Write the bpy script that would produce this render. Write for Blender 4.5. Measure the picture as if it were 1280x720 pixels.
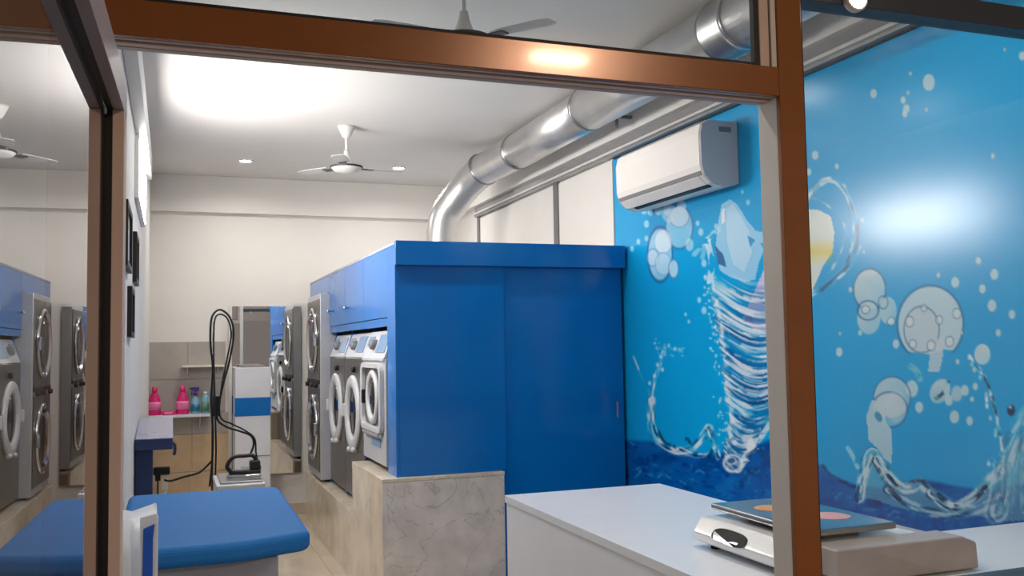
import bpy, bmesh, math, random
import numpy as np
from mathutils import Matrix, Vector

# ------------------------------------------------------------------ reset
for o in list(bpy.data.objects):
    bpy.data.objects.remove(o, do_unlink=True)
SC = bpy.context.scene
COL = SC.collection
random.seed(4)
RNG = np.random.default_rng(7)

# ------------------------------------------------------------------ camera (1280x720 frame)
EYE = 1.5
FPX = 1155.2
YAW, PITCH, ROLL = 0.35351, 0.06309, -0.016816
def cam_axes():
    cy, sy = math.cos(YAW), math.sin(YAW); cp, sp = math.cos(PITCH), math.sin(PITCH)
    f = Vector((sy*cp, cy*cp, sp)); rt = Vector((cy, -sy, 0)); up = rt.cross(f)
    cr, sr = math.cos(ROLL), math.sin(ROLL)
    return cr*rt+sr*up, -sr*rt+cr*up, f
RT, UP, FW = cam_axes()
cam = bpy.data.cameras.new('camera'); cam.sensor_width = 36.0; cam.lens = FPX/1280*36
cam.clip_start = 0.02; cam.clip_end = 200
camo = bpy.data.objects.new('camera', cam); COL.objects.link(camo)
m = Matrix.Identity(4)
for i in range(3):
    m[i][0] = RT[i]; m[i][1] = UP[i]; m[i][2] = -FW[i]
m.translation = (0, 0, EYE)
camo.matrix_world = m
SC.camera = camo
def at(px, py, ax, v):
    """point where the ray of a photo pixel meets the plane ax = v"""
    d = RT*((px-640)/FPX) + UP*(-(py-360)/FPX) + FW
    o = Vector((0, 0, EYE)); k = 'xyz'.index(ax)
    return o + d*((v-o[k])/d[k])

# ------------------------------------------------------------------ world, exposure
w = bpy.data.worlds.new('world'); SC.world = w; w.use_nodes = True
w.node_tree.nodes['Background'].inputs[0].default_value = (0.35, 0.28, 0.24, 1)
w.node_tree.nodes['Background'].inputs[1].default_value = 0.5
vs = SC.view_settings
vs.view_transform = 'Standard'; vs.look = 'None'; vs.gamma = 1; vs.use_curve_mapping = False
vs.exposure = 0.45
P_PANEL = 36.0      # wall LED panel emission
P_DOWN = 7.0       # each downlight, watts
P_PORCH = 40.0

# ------------------------------------------------------------------ materials
def lin(c):
    return tuple(((x/255)/12.92 if x/255 <= .04045 else ((x/255+.055)/1.055)**2.4) for x in c)
MATS = {}
def mat(name, rgb, rough=.5, metal=0, var=.05, scale=8, bump=0, coat=0, spec=.5):
    if name in MATS: return MATS[name]
    M = bpy.data.materials.new(name); M.use_nodes = True
    nt = M.node_tree; b = nt.nodes['Principled BSDF']
    c = lin(rgb)
    tc = nt.nodes.new('ShaderNodeTexCoord'); nz = nt.nodes.new('ShaderNodeTexNoise')
    nz.inputs['Scale'].default_value = scale; nz.inputs['Detail'].default_value = 4
    nt.links.new(tc.outputs['Object'], nz.inputs['Vector'])
    rp = nt.nodes.new('ShaderNodeValToRGB')
    rp.color_ramp.elements[0].position = .3; rp.color_ramp.elements[1].position = .7
    rp.color_ramp.elements[0].color = (*[x*(1-var) for x in c], 1)
    rp.color_ramp.elements[1].color = (*[min(1, x*(1+var)) for x in c], 1)
    nt.links.new(nz.outputs['Fac'], rp.inputs['Fac']); nt.links.new(rp.outputs['Color'], b.inputs['Base Color'])
    b.inputs['Roughness'].default_value = rough; b.inputs['Metallic'].default_value = metal
    b.inputs['Specular IOR Level'].default_value = spec
    if coat: b.inputs['Coat Weight'].default_value = coat; b.inputs['Coat Roughness'].default_value = .08
    if bump:
        bp = nt.nodes.new('ShaderNodeBump'); bp.inputs['Strength'].default_value = bump; bp.inputs['Distance'].default_value = .01
        nt.links.new(nz.outputs['Fac'], bp.inputs['Height']); nt.links.new(bp.outputs['Normal'], b.inputs['Normal'])
    MATS[name] = M
    return M
def emit(name, rgb, k):
    M = bpy.data.materials.new(name); M.use_nodes = True
    b = M.node_tree.nodes['Principled BSDF']
    b.inputs['Base Color'].default_value = (.8, .8, .8, 1)
    b.inputs['Emission Color'].default_value = (*lin(rgb), 1); b.inputs['Emission Strength'].default_value = k
    MATS[name] = M
    return M
def glass(name, tint=(1, 1, 1), ior=1.55, rough=0.0):
    """thin architectural pane: clear, reflecting by Fresnel on its outer surfaces"""
    M = bpy.data.materials.new(name); M.use_nodes = True; nt = M.node_tree
    for n in list(nt.nodes): nt.nodes.remove(n)
    out = nt.nodes.new('ShaderNodeOutputMaterial'); mx = nt.nodes.new('ShaderNodeMixShader')
    tr = nt.nodes.new('ShaderNodeBsdfTransparent'); tr.inputs[0].default_value = (*tint, 1)
    gl = nt.nodes.new('ShaderNodeBsdfGlossy'); gl.inputs['Roughness'].default_value = rough
    fr = nt.nodes.new('ShaderNodeFresnel'); fr.inputs[0].default_value = ior
    ge = nt.nodes.new('ShaderNodeNewGeometry')
    iv = nt.nodes.new('ShaderNodeMath'); iv.operation = 'SUBTRACT'; iv.inputs[0].default_value = 1
    nt.links.new(ge.outputs['Backfacing'], iv.inputs[1])
    mu = nt.nodes.new('ShaderNodeMath'); mu.operation = 'MULTIPLY'
    dn = nt.nodes.new('ShaderNodeMath'); dn.operation = 'ADD'; dn.inputs[1].default_value = 1
    db = nt.nodes.new('ShaderNodeMath'); db.operation = 'MULTIPLY'; db.inputs[1].default_value = 2
    dv = nt.nodes.new('ShaderNodeMath'); dv.operation = 'DIVIDE'      # both surfaces of a pane: 2R/(1+R)
    nt.links.new(fr.outputs[0], dn.inputs[0]); nt.links.new(fr.outputs[0], db.inputs[0])
    nt.links.new(db.outputs[0], dv.inputs[0]); nt.links.new(dn.outputs[0], dv.inputs[1])
    nt.links.new(dv.outputs[0], mu.inputs[0]); nt.links.new(iv.outputs[0], mu.inputs[1])
    nt.links.new(mu.outputs[0], mx.inputs[0]); nt.links.new(tr.outputs[0], mx.inputs[1]); nt.links.new(gl.outputs[0], mx.inputs[2])
    nt.links.new(mx.outputs[0], out.inputs[0])
    MATS[name] = M
    return M
def marble(name, base, vein, rough=.08, scale=1.6, dark=0.5):
    M = bpy.data.materials.new(name); M.use_nodes = True; nt = M.node_tree; b = nt.nodes['Principled BSDF']
    tc = nt.nodes.new('ShaderNodeTexCoord')
    n1 = nt.nodes.new('ShaderNodeTexNoise'); n1.inputs['Scale'].default_value = scale; n1.inputs['Detail'].default_value = 8; n1.inputs['Distortion'].default_value = 2.2
    n2 = nt.nodes.new('ShaderNodeTexNoise'); n2.inputs['Scale'].default_value = scale*3; n2.inputs['Detail'].default_value = 6
    nt.links.new(tc.outputs['Object'], n1.inputs['Vector']); nt.links.new(tc.outputs['Object'], n2.inputs['Vector'])
    r1 = nt.nodes.new('ShaderNodeValToRGB'); e = r1.color_ramp.elements
    e[0].position = .49; e[0].color = (0, 0, 0, 1); e[1].position = .51; e[1].color = (0, 0, 0, 1)
    k = e.new(.5); k.color = (dark, dark, dark, 1)
    nt.links.new(n1.outputs['Fac'], r1.inputs['Fac'])
    r2 = nt.nodes.new('ShaderNodeValToRGB'); c = lin(base)
    r2.color_ramp.elements[0].position = .3; r2.color_ramp.elements[1].position = .7
    r2.color_ramp.elements[0].color = (*[x*.8 for x in c], 1); r2.color_ramp.elements[1].color = (*[min(1, x*1.12) for x in c], 1)
    nt.links.new(n2.outputs['Fac'], r2.inputs['Fac'])
    mx = nt.nodes.new('ShaderNodeMix'); mx.data_type = 'RGBA'
    nt.links.new(r1.outputs['Color'], mx.inputs['Factor']); nt.links.new(r2.outputs['Color'], mx.inputs[6]); mx.inputs[7].default_value = (*lin(vein), 1)
    nt.links.new(mx.outputs[2], b.inputs['Base Color']); b.inputs['Roughness'].default_value = rough
    MATS[name] = M
    return M

mat('wall_white', (226, 222, 216), .7, var=.02, scale=3)
mat('ceiling_white', (220, 217, 213), .8, var=.02, scale=2)
mat('brown', (146, 90, 46), .24, metal=.12, var=.06, scale=14, coat=.12)
mat('frame_grey', (176, 168, 160), .4, var=.03)
mat('frame_white', (214, 210, 204), .4, var=.03)
mat('frame_tan', (208, 184, 174), .45, var=.04)
mat('frame_violet', (150, 142, 150), .4, var=.04)
mat('slate', (52, 60, 72), .45, var=.06)
mat('black', (16, 16, 17), .45, var=.1)
mat('rubber', (10, 10, 11), .6, var=.1)
mat('cab_blue', (0, 108, 188), .15, var=.03, scale=5)
mat('board_grey', (150, 156, 168), .6, var=.05)
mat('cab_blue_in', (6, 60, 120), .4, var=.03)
mat('steel', (168, 168, 168), .3, metal=1, var=.08, scale=30)
mat('dark_steel', (120, 116, 112), .32, metal=.85, var=.08, scale=20)
mat('pale_steel', (186, 188, 192), .35, metal=.35, var=.04, scale=20)
mat('chrome', (225, 225, 228), .12, metal=1, var=.02)
mat('washer_grey', (172, 175, 180), .35, var=.03)
mat('washer_white', (190, 192, 196), .35, var=.03)
mat('panel_print', (110, 140, 172), .4, var=.12, scale=22)
mat('dark_glass', (22, 24, 27), .06, var=.1)
mat('counter_white', (222, 225, 232), .3, var=.015)
mat('ac_white', (236, 232, 226), .35, var=.01)
mat('ac_grey', (186, 190, 196), .4, var=.02)
mat('mid_grey', (120, 122, 126), .5, var=.05)
mat('strip_grey', (112, 110, 112), .4, var=.05)
mat('trim_grey', (156, 154, 154), .35, metal=.3, var=.04)
mat('pad_blue', (6, 104, 174), .75, var=.05, scale=40, bump=.1)
mat('navy', (28, 48, 92), .5, var=.08)
mat('tray_violet', (160, 162, 190), .18, metal=.4, var=.05)
mat('table_grey', (150, 152, 162), .45, var=.04)
mat('pink', (214, 20, 110), .35, var=.06, scale=30)
mat('pink_light', (240, 130, 180), .4, var=.1, scale=60)
mat('purple', (58, 34, 120), .4, var=.05)
mat('clear_blue', (120, 170, 190), .2, var=.08)
mat('teal', (24, 110, 140), .3, var=.08)
mat('green', (90, 130, 110), .35, var=.08)
mat('cream_plastic', (214, 206, 192), .4, var=.05)
mat('sack_white', (214, 220, 228), .35, var=.05, scale=9, bump=.6)
mat('sack_blue', (24, 84, 190), .35, var=.08, scale=14, bump=.5)
mat('fan_white', (226, 224, 220), .4, var=.02)
mat('fan_blade', (200, 197, 193), .5, var=.03)
mat('fan_dark', (60, 58, 60), .4, var=.05)
mat('gold', (230, 180, 80), .25, metal=1, var=.05)
mat('paper', (205, 205, 205), .6, var=.1, scale=20)
mat('stone_grey', (172, 166, 158), .3, var=.1, scale=5)
mat('tile_tan', (204, 178, 142), .3, var=.12, scale=6)
mat('floor_tile', (206, 190, 170), .1, var=.08, scale=3)
mat('grout', (150, 138, 122), .7, var=.05)
mat('outer_wall', (150, 142, 136), .8, var=.08, scale=6)
mat('outer_floor', (110, 100, 92), .8, var=.1, scale=6)
mat('scale_body', (214, 214, 214), .22, var=.03, coat=.4)
mat('scale_cover', (166, 152, 146), .3, var=.1, scale=10)
mat('scale_plate', (170, 172, 174), .2, metal=1, var=.06, scale=12)
mat('disc_tan', (206, 150, 100), .5, var=.15, scale=60)
mat('disc_pink', (214, 160, 160), .5, var=.1, scale=60)
mat('mirror', (232, 234, 234), .015, metal=1, var=.0)
marble('marble_white', (216, 208, 200), (96, 82, 70), .12, 2.2, .36)
marble('marble_cream', (216, 203, 182), (150, 130, 108), .08, 1.6, .4)
emit('led', (255, 250, 244), 45.0)
emit('panel_led', (255, 251, 248), P_PANEL)
emit('porch_led', (255, 168, 70), 60.0)
glass('pane_clear', (.97, .985, .98), 1.5)
glass('pane_door', (.86, .88, .87), 1.62)
# duct metal: brushed along the pipe with fine rings
def duct_mat():
    M = bpy.data.materials.new('duct_metal'); M.use_nodes = True; nt = M.node_tree; b = nt.nodes['Principled BSDF']
    b.inputs['Metallic'].default_value = 1; b.inputs['Roughness'].default_value = .36
    tc = nt.nodes.new('ShaderNodeTexCoord'); nz = nt.nodes.new('ShaderNodeTexNoise'); nz.inputs['Scale'].default_value = 7
    nz.inputs['Detail'].default_value = 6
    nt.links.new(tc.outputs['Object'], nz.inputs['Vector'])
    rp = nt.nodes.new('ShaderNodeValToRGB'); rp.color_ramp.elements[0].color = (.60, .60, .60, 1); rp.color_ramp.elements[1].color = (.86, .85, .84, 1)
    nt.links.new(nz.outputs['Fac'], rp.inputs[0]); nt.links.new(rp.outputs[0], b.inputs['Base Color'])
    bp = nt.nodes.new('ShaderNodeBump'); bp.inputs['Strength'].default_value = .25; bp.inputs['Distance'].default_value = .004
    nt.links.new(nz.outputs['Fac'], bp.inputs['Height']); nt.links.new(bp.outputs['Normal'], b.inputs['Normal'])
    MATS['duct_metal'] = M
duct_mat()

# ------------------------------------------------------------------ mesh helpers
class MB:
    def __init__(s): s.v = []; s.f = []; s.sm = []
    def add(s, vs, fs, smooth=False):
        n = len(s.v); s.v += [tuple(x) for x in vs]
        for f in fs: s.f.append([n+i for i in f]); s.sm.append(smooth)
        return s
    def box(s, x0, x1, y0, y1, z0, z1):
        x0, x1 = sorted((x0, x1)); y0, y1 = sorted((y0, y1)); z0, z1 = sorted((z0, z1))
        vs = [(x, y, z) for z in (z0, z1) for y in (y0, y1) for x in (x0, x1)]
        return s.add(vs, [(0, 2, 3, 1), (4, 5, 7, 6), (0, 1, 5, 4), (2, 6, 7, 3), (0, 4, 6, 2), (1, 3, 7, 5)])
    def lathe(s, prof, c=(0, 0, 0), axis='z', n=32, smooth=True, closed=False, sy=1.0):
        """prof: (radius, height) pairs; axis z, x (pointing -x) or y"""
        rings = []
        for r, h in prof:
            for i in range(n):
                a = 2*math.pi*i/n; u, v = r*math.cos(a), r*math.sin(a)*sy
                if axis == 'z': p = (u, v, h)
                elif axis == 'x': p = (-h, u, v)
                elif axis == '-y': p = (u, -h, v)
                else: p = (v, h, u)
                rings.append((p[0]+c[0], p[1]+c[1], p[2]+c[2]))
        fs = []
        m_ = len(prof)
        for j in range(m_-1 if not closed else m_):
            for i in range(n):
                a, b = j*n+i, j*n+(i+1) % n; c_, d = ((j+1) % m_)*n+(i+1) % n, ((j+1) % m_)*n+i
                fs.append((a, b, c_, d))
        if not closed:
            if prof[0][0] > 1e-6: fs.append(tuple(reversed(range(n))))
            if prof[-1][0] > 1e-6: fs.append(tuple((m_-1)*n+i for i in range(n)))
        return s.add(rings, fs, smooth)
    def tube(s, pts, r, n=8, smooth=True):
        pts = [Vector(p) for p in pts]; rr = r if hasattr(r, '__len__') else [r]*len(pts)
        rings = []; t0 = (pts[1]-pts[0]).normalized()
        nrm = t0.orthogonal().normalized()
        for i, p in enumerate(pts):
            t = (pts[min(i+1, len(pts)-1)]-pts[max(i-1, 0)]).normalized()
            nrm = (nrm-t*nrm.dot(t)).normalized(); b = t.cross(nrm)
            for k in range(n):
                a = 2*math.pi*k/n; rings.append(p+(nrm*math.cos(a)+b*math.sin(a))*rr[i])
        fs = [(j*n+i, j*n+(i+1) % n, (j+1)*n+(i+1) % n, (j+1)*n+i) for j in range(len(pts)-1) for i in range(n)]
        fs.append(tuple(reversed(range(n)))); fs.append(tuple((len(pts)-1)*n+i for i in range(n)))
        return s.add(rings, fs, smooth)
    def prism(s, poly, axis, a, b):
        """poly: 2D outline; extruded along axis from a to b"""
        def P(u, v, h): return {'x': (h, u, v), 'y': (u, h, v), 'z': (u, v, h)}[axis]
        n = len(poly)
        vs = [P(u, v, a) for u, v in poly]+[P(u, v, b) for u, v in poly]
        fs = [tuple(reversed(range(n))), tuple(range(n, 2*n))]+[(i, (i+1) % n, n+(i+1) % n, n+i) for i in range(n)]
        return s.add(vs, fs)
    def build(s, name, material, parent=None, bevel=0, seg=2, base=None):
        me = bpy.data.meshes.new(name)
        c = Vector(base) if base is not None else Vector((0, 0, 0))
        me.from_pydata([tuple(Vector(v)-c) for v in s.v], [], s.f)
        me.polygons.foreach_set('use_smooth', s.sm)
        bm = bmesh.new(); bm.from_mesh(me); bmesh.ops.recalc_face_normals(bm, faces=bm.faces); bm.to_mesh(me); bm.free()
        me.materials.append(MATS[material]); me.update()
        o = bpy.data.objects.new(name, me); COL.objects.link(o); o.location = c
        if bevel:
            md = o.modifiers.new('bevel', 'BEVEL'); md.width = bevel; md.segments = seg; md.limit_method = 'ANGLE'; md.angle_limit = .6
            md.harden_normals = False
        if parent is not None:
            o.parent = parent
            if base is None:
                o.location = -parent.location if parent.parent is None else -(parent.location+parent.parent.location)
        return o
def tag(o, label, cat, group=None):
    o['label'] = label; o['category'] = cat
    if group: o['group'] = group
    return o
def struct(o, label=None):
    o['kind'] = 'structure'
    if label: o['label'] = label
    return o
def thing(name, label, cat, loc, group=None):
    o = bpy.data.objects.new(name, None); COL.objects.link(o); o.location = loc; o.empty_display_size = .1
    return tag(o, label, cat, group)
def sthing(name, loc, label=None):
    o = bpy.data.objects.new(name, None); COL.objects.link(o); o.location = loc
    return struct(o, label)
def spline(pts, k=8):
    pts = [Vector(p) for p in pts]; out = []
    q = [pts[0]*2-pts[1]]+pts+[pts[-1]*2-pts[-2]]
    for i in range(1, len(q)-2):
        for j in range(k):
            t = j/k; a, b, c, d = q[i-1], q[i], q[i+1], q[i+2]
            out.append(.5*((2*b)+(c-a)*t+(2*a-5*b+4*c-d)*t*t+(3*b-a-3*c+d)*t**3))
    out.append(pts[-1]); return out

# ------------------------------------------------------------------ room dimensions
XL, XR = -0.182, 2.68          # side walls
YF, YB = 1.425, 8.786          # outer face of the shop front, back wall
ZC = 3.09                      # ceiling
CX = 1.20                      # left face of the blue cabinet
CT = .89                       # counter top

# ------------------------------------------------------------------ setting
fl = MB().box(XL-.1, XR+.1, YF-.02, YB+.1, -.12, -.012).build('floor', 'grout'); struct(fl, 'polished cream tiled shop floor')
tm = None
nx, ny = 5, 13
for i in range(nx):
    for j in range(ny):
        x0 = XL+i*.6; y0 = 1.50+j*.6
        if x0 > XR or y0 > YB: continue
        if tm is None:
            t = MB().box(0, .597, 0, .597, -.02, 0).build('floor_tile', 'floor_tile', base=(0, 0, 0)); tm = t.data
        else:
            t = bpy.data.objects.new('floor_tile', tm); COL.objects.link(t)
        t.parent = fl
        t.location = (x0, y0, 0)
        t.scale = (min(1, (XR-x0)/.6), min(1, (YB-y0)/.6), 1)
struct(MB().box(XL-.1, XR+.1, YF-.1, YB+.1, ZC, ZC+.1).build('ceiling', 'ceiling_white'), 'plain white plastered ceiling')
struct(MB().box(XL-.12, XL, YF+.08, YB, 0, ZC).build('wall_left', 'wall_white'), 'white plastered wall on the left')
wr = MB().box(XR, XR+.12, YF+.0, YB, 0, ZC).build('wall_right', 'wall_white'); struct(wr, 'white wall on the right, behind the mural')
wb = MB().box(XL-.12, XR+.12, YB, YB+.12, 0, ZC).build('wall_back', 'wall_white'); struct(wb, 'white back wall with a shallow beam')
# shallow beam across the back wall under the ceiling
zb = at(280, 266, 'y', YB-.06).z
struct(MB().box(XL, XR, YB-.06, YB, zb, ZC).build('trim_1', 'wall_white', bevel=.004), 'shallow white beam across the back wall')
# beam on the left wall
struct(MB().box(XL, XL+.055, YF+.08, 6.5, 2.64, 2.80).build('trim_2', 'wall_white', bevel=.004), 'shallow white beam along the left wall')
# beam + aluminium casing along the right wall
struct(MB().box(XR-.08, XR, YF+.08, YB-.06, 2.79, ZC).build('trim_3', 'wall_white', bevel=.004), 'white beam along the right wall under the ceiling')
tr = sthing('trim_4', (XR, 5, 2.7), 'grey and white casing strip under the right beam')
MB().box(XR-.045, XR, 1.5, 8.117, 2.700, 2.718).build('lower_strip', 'trim_grey', tr, .002)
MB().box(XR-.062, XR, 1.5, 8.117, 2.718, 2.734).build('bright_strip', 'frame_white', tr, .002)
MB().box(XR-.040, XR, 1.5, 8.117, 2.734, 2.79).build('upper_strip', 'trim_grey', tr, .002)
MB().box(XR-.012, XR, 1.5, 5.31, 2.692, 2.700).build('shadow_strip', 'black', tr)
# white infill panels of the right wall, above the cabinet
pn = sthing('trim_5', (XR, 6.7, 1.9), 'white infill panels with grey joint strips above the blue cabinet')
MB().box(XR-.012, XR, 5.322, 6.205, .3, 2.69).build('panel', 'wall_white', pn, .002)
MB().box(XR-.012, XR, 6.29, 8.05, .3, 2.69).build('panel', 'wall_white', pn, .002)
MB().box(XR-.022, XR, 6.205, 6.29, .3, 2.70).build('joint_strip', 'strip_grey', pn, .002)
MB().box(XR-.022, XR, 8.05, 8.117, .3, 2.70).build('joint_strip', 'strip_grey', pn, .002)
# tiles on the back wall
tu = sthing('trim_6', (0, YB, 1.0), 'stone tiles behind the bottle shelf')
zt = at(184, 428, 'y', YB).z; x1 = at(282, 425, 'y', YB).x
zs = at(220, 518, 'y', YB-.1).z
for k, (za, zc) in enumerate(((zt-.33, zt), (zs, zt-.335))):
    for i in range(2):
        xa = XL+i*(x1-XL)/2
        MB().box(xa, xa+(x1-XL)/2-.003, YB-.012, YB, za, zc).build('stone_tile', 'stone_grey', tu, .001)
for k, (za, zc) in enumerate(((.77, zs-.004), (.44, .766), (0.1, .436))):
    for i in range(2):
        xa = XL+i*.36
        MB().box(xa, xa+.357, YB-.012, YB, za, zc).build('tan_or_shade_tile', 'stone_grey' if k == 0 else 'tile_tan', tu, .001)  # row under the shelf coloured grey for the shade there, lower rows tan
struct(MB().box(XL, CX, YB-.015, YB, 0, .1).build('baseboard_back', 'floor_tile', bevel=.003), 'cream skirting along the back wall')

# ---- shop front: brown aluminium frame with fixed panes
PX0, PX1 = 1.067, 1.122         # post between door opening and side window
ZB0, ZB1 = 1.960, 2.015         # transom bar
sf = sthing('window_1', (PX0, YF, 0), 'brown aluminium shop front frame with fixed clear panes')
def sfp(name, mt, *a, bevel=.0015): return MB().box(*a).build(name, mt, sf, bevel)
sfp('post_face', 'brown', PX0, PX1, YF, YF+.012, -.1, ZC)
sfp('post_core', 'frame_white', PX0+.001, PX1-.001, YF+.012, YF+.07, -.1, ZC)
sfp('transom_face', 'brown', -.165, PX0, YF, YF+.012, ZB0, ZB1)
sfp('transom_core', 'frame_grey', -.165, PX0, YF+.012, YF+.07, ZB0+.004, ZB1-.002)
for y0, y1, dz, mt in ((.014, .024, .0, 'frame_grey'), (.030, .046, -.002, 'frame_tan'), (.052, .070, -.001, 'frame_grey')):
    sfp('underside_rib', mt, -.165, PX0, YF+y0, YF+y1, ZB0+dz, ZB0+.006)
sfp('underside_groove', 'fan_dark', -.165, PX0, YF+.024, YF+.030, ZB0+.003, ZB0+.005, bevel=0)
sfp('underside_groove', 'fan_dark', -.165, PX0, YF+.046, YF+.052, ZB0+.003, ZB0+.005, bevel=0)
sfp('jamb', 'brown', -.165, -.112, YF, YF+.012, -.1, ZC)
sfp('jamb_core', 'frame_white', -.165, -.113, YF+.012, YF+.07, -.1, ZC)
sfp('transom_gasket', 'rubber', -.112, 1.028, YF+.010, YF+.02, ZB1, ZB1+.008, bevel=0)
sfp('post_gasket', 'rubber', 1.020, 1.031, YF+.008, YF+.02, ZB1, ZC, bevel=0)
sfp('glazing_bead', 'frame_tan', 1.031, 1.052, YF+.006, YF+.02, ZB1, ZC)
sfp('bead_groove', 'fan_dark', 1.052, 1.055, YF+.010, YF+.02, ZB1, ZC, bevel=0)
sfp('glazing_bead', 'frame_white', 1.055, PX0, YF+.004, YF+.02, ZB1, ZC)
sfp('top_pane', 'pane_clear', -.112, 1.030, YF+.028, YF+.034, ZB1, ZC, bevel=0)
sfp('side_pane', 'pane_clear', PX1, XR-.005, YF+.028, YF+.034, 1.02, 2.152, bevel=0)
sfp('upper_side_pane', 'pane_clear', PX1, XR-.005, YF+.028, YF+.034, 2.202, ZC, bevel=0)
sfp('side_gasket', 'rubber', PX1, PX1+.003, YF+.002, YF+.03, 1.03, 2.152, bevel=0)
sfp('side_transom', 'slate', PX1, XR, YF, YF+.05, 2.152, 2.202)
sfp('side_sill', 'slate', PX1, XR, YF, YF+.06, .98, 1.020)
struct(MB().box(PX1, XR, YF+.01, YF+.07, -.1, .98).build('wall_front', 'outer_wall'), 'low wall under the side window')
struct(MB().box(-4.2, -.165, YF, YF+.12, -.1, 3.2).build('wall_outside', 'outer_wall'), 'plastered outer wall left of the door')
struct(MB().box(-4.2, 5, -4, YF-.02, -.2, -.1).build('floor_porch', 'outer_floor'), 'grey porch floor in front of the shop')
struct(MB().box(-4.2, 5, -2.6, YF-.02, 3.0, 3.1).build('ceiling_porch', 'outer_wall'), 'porch ceiling in front of the shop')

# ---- door leaf, swung out towards the viewer
HY = 1.37
door = bpy.data.objects.new('door_1', None); COL.objects.link(door)
struct(door, 'open glass door leaf in a slim frame, swung outwards')
door.location = (-.0615*HY, HY+.045, 0); door.rotation_euler = (0, 0, -math.atan(.0277))
def dp(name, mt, *a, bevel=.001):
    return MB().box(*a).build(name, mt, door, bevel, base=(0, 0, 0))
RZ = EYE+.245*HY
LW = 1.02
dp('glass_pane', 'pane_door', -.006, 0, -LW, -.02, .1, RZ+.03, bevel=0)
dp('stile_gasket', 'rubber', 0, .0072, -.045, -.02, .06, RZ, bevel=0)
dp('hinge_stile', 'frame_tan', .0072, .0225, -.045, 0, -.05, RZ, bevel=.001)
dp('hinge_stile_back', 'frame_tan', -.024, -.006, -.045, 0, -.05, RZ, bevel=.001)
dp('hinge_stile_core', 'frame_tan', -.006, .0072, -.02, 0, -.05, RZ, bevel=0)
dp('rail_gasket', 'rubber', 0, .0080, -LW, -.02, RZ+.0, RZ+.02, bevel=0)
dp('top_rail', 'frame_violet', .0080, .0225, -LW, 0, RZ, RZ+.05)
dp('top_rail_back', 'frame_violet', -.024, -.006, -LW, 0, RZ, RZ+.05)
dp('top_rail_core', 'frame_violet', -.006, .0080, -LW, 0, RZ+.03, RZ+.05, bevel=0)
dp('lock_stile', 'frame_tan', -.024, .0225, -LW-.045, -LW, -.05, RZ+.05)
dp('bottom_rail', 'frame_tan', -.024, .0225, -LW, 0, -.05, .1)

# ------------------------------------------------------------------ lamps
def downlight(x, y, label, power=P_DOWN, z=ZC):
    t = thing('downlight', label, 'downlight', (x, y, z), 'recessed ceiling downlights')
    MB().lathe([(.062, 0), (.062, -.006), (.050, -.008), (.046, -.002), (.046, 0)], (x, y, z), n=28).build('trim_ring', 'fan_white', t)
    MB().lathe([(0.0001, -.003), (.046, -.003), (.046, -.0005)], (x, y, z), n=28).build('lens', 'led', t)
    L = bpy.data.lights.new('downlight_beam', 'AREA'); L.shape = 'DISK'; L.size = .09; L.energy = power; L.color = (1, .96, .91); L.spread = math.radians(160)
    lo = bpy.data.objects.new('downlight_beam', L); COL.objects.link(lo); lo.parent = t; lo.location = (0, 0, -.012)
    return t
downlight(.575, 7.95, 'round recessed downlight left of the far ceiling fan')
downlight(1.873, 7.92, 'round recessed downlight right of the far ceiling fan')
downlight(.575, 4.78, 'round recessed downlight above the ironing table', 5.0)
downlight(1.55, 4.78, 'round recessed downlight in front of the blue cabinet', 3.0)
downlight(.575, 2.3, 'round recessed downlight just inside the door')
downlight(1.75, 2.3, 'round recessed downlight above the weighing scale')
# LED panel on the left wall
t = thing('wall_led_panel', 'long rectangular LED panel light on the left wall', 'wall light', (XL, 5.65, 2.29))
MB().box(XL, XL+.022, 5.05, 6.25, 2.29, 2.62).build('housing', 'fan_white', t, .003)
MB().box(XL+.022, XL+.026, 5.07, 6.23, 2.31, 2.60).build('diffuser', 'panel_led', t)
# small spot on the dark bar of the side window
p = at(1066, 0, 'y', YF)
t = thing('spot_lamp', 'small round white spot lamp on the dark bar of the side window', 'spot lamp', p)
MB().lathe([(.026, 0), (.026, .012), (.021, .014)], p, axis='-y', n=24).build('rim', 'fan_white', t)
MB().lathe([(.0001, .018), (.02, .0155), (.021, .012)], p, axis='-y', n=24).build('lens', 'led', t)
# porch lamp behind the viewer
t = thing('porch_lamp', 'warm porch ceiling lamp behind the viewer', 'lamp', (1.80, -1.3, 2.999))
MB().box(1.63, 1.97, -1.36, -1.24, 2.955, 2.999).build('housing', 'fan_white', t, .004)
MB().box(1.65, 1.95, -1.345, -1.255, 2.93, 2.955).build('diffuser', 'porch_led', t, .006)
L = bpy.data.lights.new('porch_light', 'AREA'); L.shape = 'RECTANGLE'; L.size = .3; L.size_y = .09; L.energy = P_PORCH; L.color = (1, .84, .66)
lo = bpy.data.objects.new('porch_light', L); COL.objects.link(lo); lo.parent = t; lo.location = (0, 0, -.075)

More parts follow.
